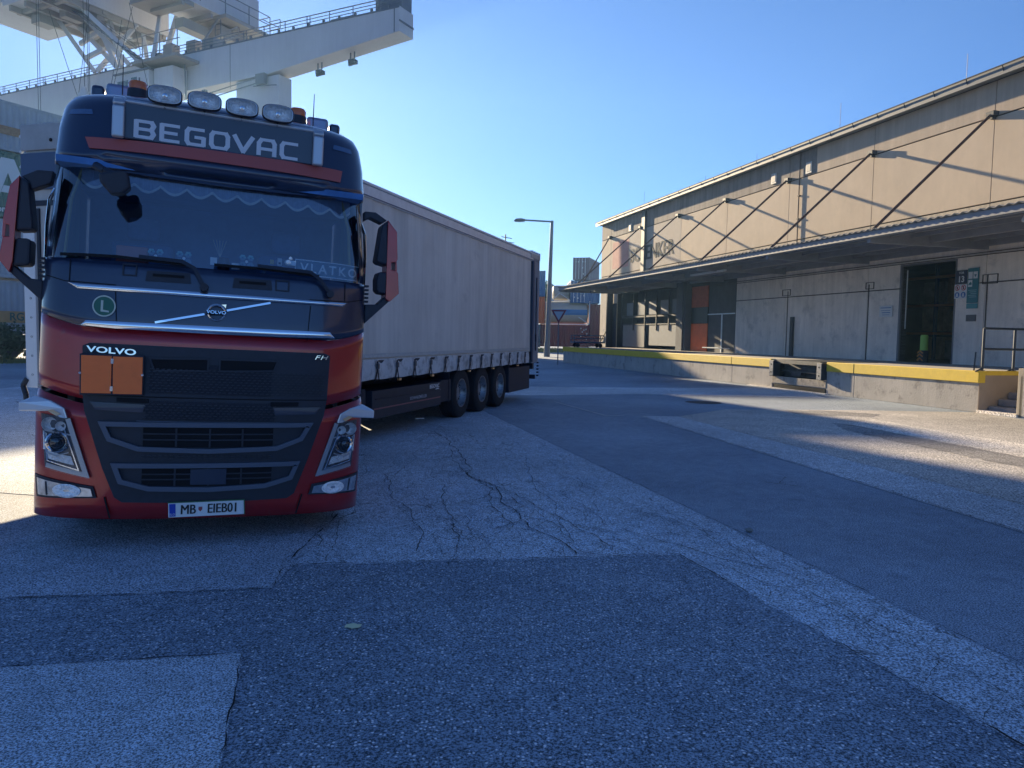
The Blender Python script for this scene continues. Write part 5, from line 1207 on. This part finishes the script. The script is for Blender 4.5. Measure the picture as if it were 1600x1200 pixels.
e=container('shipping_container','green container with big white letters behind the left mirror',lpos(X0,7.12),la,12.6,3.26,paint('container_green',(.02,.12,.11)))
WL=mat('container_white_letter',(.60,.64,.66),.6)
off=-X0
mb=MB(); z0=.85; 
def ap(x,z): return (x+off,z-7.12)
mb.prism([ap(-.62,7.95),ap(.05,7.95),ap(.57,9.35),ap(1.05,7.95),ap(1.75,7.95),ap(.88,10.05),ap(.26,10.05)],-.018,-.006)
mb.prism([ap(.22,8.35),ap(.92,8.35),ap(.80,8.70),ap(.35,8.70)],-.019,-.006)
mb.prism([ap(1.55,7.95),ap(2.2,7.95),ap(2.2,10.05),ap(1.55,9.6)],-.018,-.006)
mb.prism([ap(-2.9,7.95),ap(-2.3,7.95),ap(-2.3,10.05),ap(-2.9,10.05)],-.018,-.006); mb.prism([ap(-2.3,7.95),ap(-1.2,7.95),ap(-1.2,8.5),ap(-2.3,8.5)],-.018,-.006)
mb.build('container_lettering',WL,e)
mb=MB(); vs,fs=text_geo('on',.42,.003,offset=.01); mb.add([(x+off+.22,-.012-z,y+7.52-7.12) for x,y,z in vs],fs); mb.build('container_lettering',WL,e)
container('shipping_container','pale grey container under the green one, partly behind the left mirror',lpos(X0,4.12),la,12.6,2.93,paint('container_pale_grey',(.38,.41,.46)))
e=container('shipping_container','lowest pale grey container at the left edge with an orange band and dark letters',lpos(X0,1.3),la,12.6,2.72,paint('container_pale_grey2',(.34,.37,.42)))
mb=MB(); mb.box(.2,12.4,-.012,-.006,.60,1.18); mb.build('orange_band',mat('container_orange_band',(.46,.26,.11),.7,var=.15),e)
for body,sz,x,z in (('RG',.55,.98,.89),('GRUPPE',.34,.4,1.55),('T',.3,.1,1.95)):
    mb=MB(); vs,fs=text_geo(body,sz,.003,offset=.012) if body=='RG' else text_geo({'GRUPPE':'mm','T':'-'}.get(body),sz,.003)
    if body!='RG': continue
    mb.add([(xx+off+x-.15,-.018-zz,yy+z) for xx,yy,zz in vs],fs); mb.build('container_lettering',mat('letter_dark_green',(.04,.10,.09),.7),e)
container('shipping_container','unseen rust-red container added behind the lorry cab to shade the ground on the left',lpos(3.9,4.12),la,12.2,2.6,paint('container_far_0',(.20,.06,.05)),group='unseen container row added behind the cab for its shade')  # unseen row added to shade the ground left of the cab
container('shipping_container','unseen rust-red container added behind the lorry cab to shade the ground on the left',lpos(3.9,6.74),la,12.2,2.8,paint('container_far_0',(.20,.06,.05)),group='unseen container row added behind the cab for its shade')
container('shipping_container','unseen rust-red container added behind the lorry cab to shade the ground on the left',lpos(3.9,1.4),la,12.2,2.7,paint('container_far_0',(.20,.06,.05)),group='unseen container row added behind the cab for its shade')
# rail wagon frame under the stack
e=empty('wagon',lpos(X0,0),(0,0,la)); tag(e,'dark low rail wagon under the container stack at the left edge','wagon')
mb=MB(); mb.box(-.5,13,.2,2.3,.85,1.28); mb.build('wagon_frame',DARK,e)
mb=MB()
for x in(1.2,3.0,9.6,11.4): mb.lathe([(.001,.1),(.46,.12),(.46,.24),(.001,.26)],(x,.25,.5),'y',20)
mb.build('wagon_wheel',BLK,e)
# right yard
YD=Vector((0,88,0))
def yc(label,x,y,z,L_,H_,c,nm,group=None,W_=2.44,ang=0.0): return container('shipping_container',label,(x,y,z),ang,L_,H_,paint(nm,c),W_,group)
def rods(e,W_,H_,L_):
    mb=MB()
    for i in range(4): mb.tube((.35+.42*i*(L_/2.2),-.05,.1),(.35+.42*i*(L_/2.2),-.05,H_-.1),.03,5)
    mb.build('lock_rod',ALU,e)
def scrib(e,pts,m,s=.16):
    mb=MB()
    for x,z in pts: mb.box(x,x+s*.8,-.03,-.01,z,z+s*1.3)
    mb.build('container_lettering',m,e)
e=yc('grey-purple container on top of the far stack beside the warehouse end',6.85,88,8.32,1.95,2.58,(.20,.15,.19),'container_mauve',W_=6.06,ang=-.30); rods(e,0,2.58,1.95); scrib(e,[(.3,2.0),(.6,2.0),(1.1,2.0),(1.4,2.0),(1.1,1.3),(1.2,.6)],WL,.12)
e=yc('blue container directly under the grey-purple one in the far stack',6.65,88,5.62,3.4,2.65,(.03,.12,.30),'container_blue',W_=6.06); rods(e,0,2.65,2.2); scrib(e,[(.3,1.7),(.5,1.4),(.9,1.8),(1.1,1.4),(1.5,.8),(1.7,1.7),(.4,.6),(.8,.5),(1.9,1.3)],WL,.14)
yc('brick-red container in the far stack right of the cream tank, against the warehouse corner',8.98,88.2,.55,1.9,5.0,(.23,.06,.05),'container_red_b',W_=6.06)
e=yc('long low brick-red container under the cream tank container',2.4,88,.5,6.5,2.6,(.23,.055,.05),'container_red'); scrib(e,[(5.5,2.1),(5.65,1.7),(5.5,1.2),(6.1,2.0),(6.2,1.5),(6.15,.9),(5.85,1.9)],WL,.13)
yc('orange container between the trailer rear and the street lamp, under the blue one',-2.3,87.5,3.18,5.95,3.1,(.50,.12,.03),'container_orange')
yc('bright blue container between the trailer rear and the street lamp, above the orange one',-2.3,87.5,6.33,5.95,2.95,(.03,.14,.33),'container_blue2')
yc('dark blue-grey container at ground level behind the trailer rear',-2.3,87.5,.4,5.5,2.7,(.07,.10,.16),'container_dark')
def tank(label,x,y,z,L_,r,m,stripe):
    e=empty('tank_container',(x,y,z)); tag(e,label,'tank container')
    mb=MB(); mb.lathe([(.001,.10),(r*.5,.13),(r*.85,.25),(r,.5),(r,L_-.5),(r*.85,L_-.25),(r*.5,L_-.13),(.001,L_-.1)],(0,r+.1,r+.12),'x',32); mb.build('tank_shell',m,e,smooth=True)
    if stripe:
        rows=[]
        for k in range(7):
            t=math.pi*(1-.075)+math.pi*.16*(k/6-.1); rows.append([(xx,r+.1+(r+.012)*math.cos(t),r+.12-(r+.012)*math.sin(t)*-1+.0) for xx in (1.4,L_-.3)])
        mb=MB(); mb.grid(rows); mb.build('tank_stripe',mat('tank_blue_stripe',(.05,.20,.42),.5),e,smooth=True)
    mb=MB()
    H_=2*r+.24
    for xx in(0,L_-.1):
        for yy in(0,2*r+.1): mb.box(xx,xx+.1,yy,yy+.1,0,H_)
        mb.box(xx,xx+.1,0,2*r+.2,0,.12); mb.box(xx,xx+.1,0,2*r+.2,H_-.1,H_)
    mb.box(0,L_,0,.08,0,.1); mb.box(0,L_,2*r+.12,2*r+.2,0,.1); mb.beam((.1,.05,.1),(1.0,.05,1.0),.08,.08); mb.beam((L_-.1,.05,.1),(L_-1.3,.05,.9),.08,.08); mb.build('tank_frame',ALU,e); return e
CREAM=mat('tank_cream',(.50,.46,.38),.5,var=.06,vscale=.8)
tank('long cream tank container with a blue stripe behind the give-way sign',3.2,88,3.12,5.75,1.28,CREAM,True)
tank('smaller cream tank container standing above the striped tank',4.45,89,5.85,2.4,.90,mat('tank_cream_b',(.45,.42,.36),.5),False)
# unseen stacks added behind the trailer to shade the dock and ground
gcol=[(.20,.06,.05),(.04,.11,.25),(.25,.25,.26),(.06,.16,.12)]
kk=0
for x0,n_ in ((-22.45,6),(-16.3,5),(-10.15,4)):
    for k in range(n_):
        c=gcol[(kk*3+k)%4]; container('shipping_container','unseen container added behind the lorry trailer to cast shade on the dock',(x0,70,.02+2.6*k),0,6.06,2.58,paint('container_far_%d'%((kk*3+k)%4),c),group='unseen container stacks added to shade the dock and yard')
    kk+=1
# ================================================================== STREET FURNITURE
GV=mat('lamp_post_galvanised',(.17,.20,.23),.5,.3)
e=empty('street_lamp',(2.9,62.5,0)); tag(e,'tall grey street lamp with one long arm behind the trailer','street lamp')
mb=MB(); mb.tube((-.05,0,0),(-.02,0,1.2),.27,12,.25); mb.tube((-.02,0,1.2),(.16,0,11.2),.22,12,.13); mb.build('lamp_pole',GV,e,smooth=True)
mb=MB(); mb.tube((.18,0,11.12),(-2.1,-.1,11.2),.07,8); mb.build('lamp_arm',GV,e,smooth=True)
mb=MB(); mb.prism([(-3.0,11.14),(-2.8,11.30),(-2.4,11.34),(-2.05,11.27),(-2.05,11.10),(-2.5,11.05),(-2.9,11.07)],-.26,.1); mb.build('lamp_head',mat('lamp_head_grey',(.10,.11,.13),.5),e,bevel=.05)
e=empty('give_way_sign',(2.72,45,0)); tag(e,'red-edged white triangular give-way sign on a thin pole near the dock end','road sign')
mb=MB(); mb.tube((0,.03,0),(0,.03,3.3),.035,8); mb.build('sign_pole',GV,e,smooth=True)
def tri(s,y0,y1,cz=3.02): return MB().prism([(-s,cz+s*.577),(s,cz+s*.577),(0,cz-s*1.155)],y0,y1)
tri(.47,-.01,.01).build('sign_border',mat('sign_border_red',(.22,.04,.05),.5),e,bevel=.006)
tri(.30,-.02,-.011).build('sign_face',mat('sign_face_grey',(.42,.44,.48),.5),e)
e=empty('aerial',(-.72,60,0)); tag(e,'thin aerial mast with cross bars above the trailer roof','aerial')
mb=MB(); mb.tube((0,0,0),(0,0,9.7),.05,6); mb.build('mast',BLK,e)
mb=MB(); 
for z,a,b in ((9.5,-.35,.5),(9.15,-.4,.7),(8.95,-.3,.35)): mb.tube((a,-.1,z),(b,.2,z-.1),.03,5)
mb.build('aerial_element',BLK,e)
e=empty('hand_cart',wloc(17.2,46.4,1.02),(0,0,TH-.1)); tag(e,'low grey-blue cart standing on the far end of the loading dock','cart')
mb=MB(); mb.box(-1.0,1.1,-.5,.5,.28,.38); mb.build('cart_deck',mat('cart_blue_grey',(.06,.10,.16),.6),e,bevel=.02)
mb=MB(); 
for x in(-.95,1.05):
    for y in(-.45,.45): mb.tube((x,y,.38),(x,y,.78),.03,6)
for z in(.58,.78): mb.tube((-.95,-.45,z),(1.05,-.45,z),.03,6); mb.tube((-.95,.45,z),(1.05,.45,z),.03,6)
mb.build('cart_rail',mat('cart_blue_grey',(.06,.10,.16),.6),e)
for x in(-.7,.8):
    for y in(-.4,.4): MB().lathe([(.001,-.04),(.14,-.04),(.14,.04),(.001,.04)],(x,y,.14),'y',14).build('cart_wheel',RUB,e)
# small things on the ground
lm=MB(); lm.grid([[(x*.022,y*.016,.003+.004*math.sin(x*2+y)) for x in range(-2,3)] for y in range(-2,3)])
lf=lm.build('leaf',mat('leaf_yellow',(.70,.72,.45),.8),loc=(-.89,4.22,.014)); tag(lf,'small yellowish leaf lying on the dark asphalt patch','leaf')
def pebble(loc,r,label,name='stone'):
    bm=bmesh.new(); bmesh.ops.create_icosphere(bm,subdivisions=2,radius=r)
    for v in bm.verts: v.co*=random.uniform(.8,1.15); v.co.z*=.6
    me=bpy.data.meshes.new(name); bm.to_mesh(me); bm.free(); o=bpy.data.objects.new(name,me); col.objects.link(o); o.location=loc; me.materials.append(mat('stone_grey',(.24,.24,.23),.8)); tag(o,label,'stone' if name=='stone' else 'litter')
pebble((2.13,6.56,.02),.033,'grey stone on the seam between the smooth and the cracked asphalt')
mb=MB(); mb.box(-.09,.09,-.03,.03,0,.02); o=mb.build('paper_scrap',WHITE,loc=(-1.84,14.93,.008)); o.rotation_euler=(0,0,.5); tag(o,'white scrap of paper on the asphalt beside the trailer','litter')
# manhole covers near the dock
e=MB().lathe([(.001,.004),(.45,.004),(.48,.0)],(0,0,0),'z',24).build('manhole_cover',mat('cast_iron',(.035,.035,.04),.6,.5),loc=(5.15,20.1,.006)); tag(e,'round dark manhole cover in the asphalt before the dock','manhole cover')
# ================================================================== PLANTS
def leafcloud(mb,c,rad,n,ls,seed):
    rn=random.Random(seed); lobes=[(Vector((rn.uniform(-.7,.7)*rad[0],rn.uniform(-.7,.7)*rad[1],rn.uniform(-.6,.7)*rad[2])),rn.uniform(.3,.6)) for _ in range(9)]
    for i in range(n):
        l,s=rn.choice(lobes); d=Vector((rn.gauss(0,1),rn.gauss(0,1),rn.gauss(0,1))).normalized()*rn.uniform(.5,1)**.5
        p=Vector(c)+l+Vector((d.x*rad[0],d.y*rad[1],d.z*rad[2]))*s
        if p.z<.05: p.z=rn.uniform(.05,.4)
        a=Vector((rn.gauss(0,1),rn.gauss(0,1),rn.gauss(0,.6))).normalized()*ls*rn.uniform(.6,1.3); b=a.orthogonal().normalized()*ls*.45
        mb.add([p,p+a*.5+b,p+a,p+a*.5-b],[(0,1,2,3)])
LEAF=mat('foliage_dark',(.045,.075,.035),.7,var=.5,vscale=1.5)
def bush(p,rad,n,ls,seed,label):
    e=empty('bush',p); tag(e,label,'bush',None)
    mb=MB(); leafcloud(mb,(0,0,rad[2]*.9),rad,n,ls,seed); mb.build('foliage',LEAF,e)
    mb=MB()
    for k in range(5): mb.tube((0,0,0),(rad[0]*math.cos(k*1.3)*.6,rad[1]*math.sin(k*1.3)*.6,rad[2]*1.2),.03,5,r1=.01)
    mb.build('stem',mat('bark',(.06,.045,.035),.9),e)
q=LP+pd*-1.5+Vector((.891,-.454))*1.6; bush((q.x,q.y,0),(2.2,1.0,1.05),4200,.16,3,'dark bush at the left edge in front of the container stack')
q=LP+pd*2.6+Vector((.891,-.454))*1.8; bush((q.x,q.y,0),(2.2,1.0,1.05),7000,.16,5,'dark bush in front of the containers, just left of the trailer front')
def tree(p,h,rad,n,seed,label):
    e=empty('tree',p); tag(e,label,'tree')
    mb=MB(); mb.tube((0,0,0),(.2,0,h*.6),.22,8,r1=.12)
    for k in range(6): mb.tube((.15,0,h*.45),(rad[0]*.6*math.cos(k),rad[1]*.6*math.sin(k),h*.8),.07,5,r1=.02)
    mb.build('trunk',mat('bark',(.06,.045,.035),.9),e)
    mb=MB(); leafcloud(mb,(0,0,h*.78),rad,n,.35,seed); mb.build('crown',mat('foliage_green',(.07,.11,.04),.7,var=.5,vscale=.8),e)
tree((5.0,112,0),9.6,(3.0,2.5,2.2),3500,11,'distant tree top showing just right of the orange and blue containers')
gm2=MB(); rn=random.Random(4)
for i in range(5000):
    x=rn.uniform(-3,13); y=rn.uniform(80,86.5); h=rn.uniform(.15,.5); a=rn.uniform(-.2,.2); gm2.add([(x,y,0),(x+.10,y,0),(x+a,y+rn.uniform(-.1,.1),h)],[(0,1,2)])
for i in range(5000):
    t=rn.uniform(-9,6); s=rn.uniform(.3,3.5); q=LP+pd*t+Vector((.891,-.454))*s; h=rn.uniform(.05,.3); gm2.add([(q.x,q.y,0),(q.x+.05,q.y,0),(q.x+rn.uniform(-.1,.1),q.y,h)],[(0,1,2)])
go=gm2.build('grass',mat('dry_grass',(.22,.23,.09),.9,var=.3,vscale=.5)); tag(go,'strip of dry grass along the foot of the container stacks','grass',kind='stuff')
sheet('verge',[(-6,79.5),(20,79.5),(20,95),(-6,95)],.004,mat('verge_soil',(.20,.18,.09),.95,var=.3,vscale=.6))

# ================================================================== HAZE
hm=bpy.data.materials.new('haze'); hm.use_nodes=True; hn=hm.node_tree; hn.nodes.clear()  # blue volume added to veil and lift the shade, also fades far stacks
ho=hn.nodes.new('ShaderNodeOutputMaterial'); pv=hn.nodes.new('ShaderNodeVolumePrincipled'); pv.inputs['Color'].default_value=(.34,.64,1.0,1); pv.inputs['Density'].default_value=.0007; pv.inputs['Anisotropy'].default_value=.45
hn.links.new(pv.outputs[0],ho.inputs['Volume'])
hz_=MB().box(-75,75,-25,190,-1.0,60).build('haze',hm); tag(hz_,'thin blue haze added over the whole yard to lift the shade and fade the far containers','haze',kind='stuff')
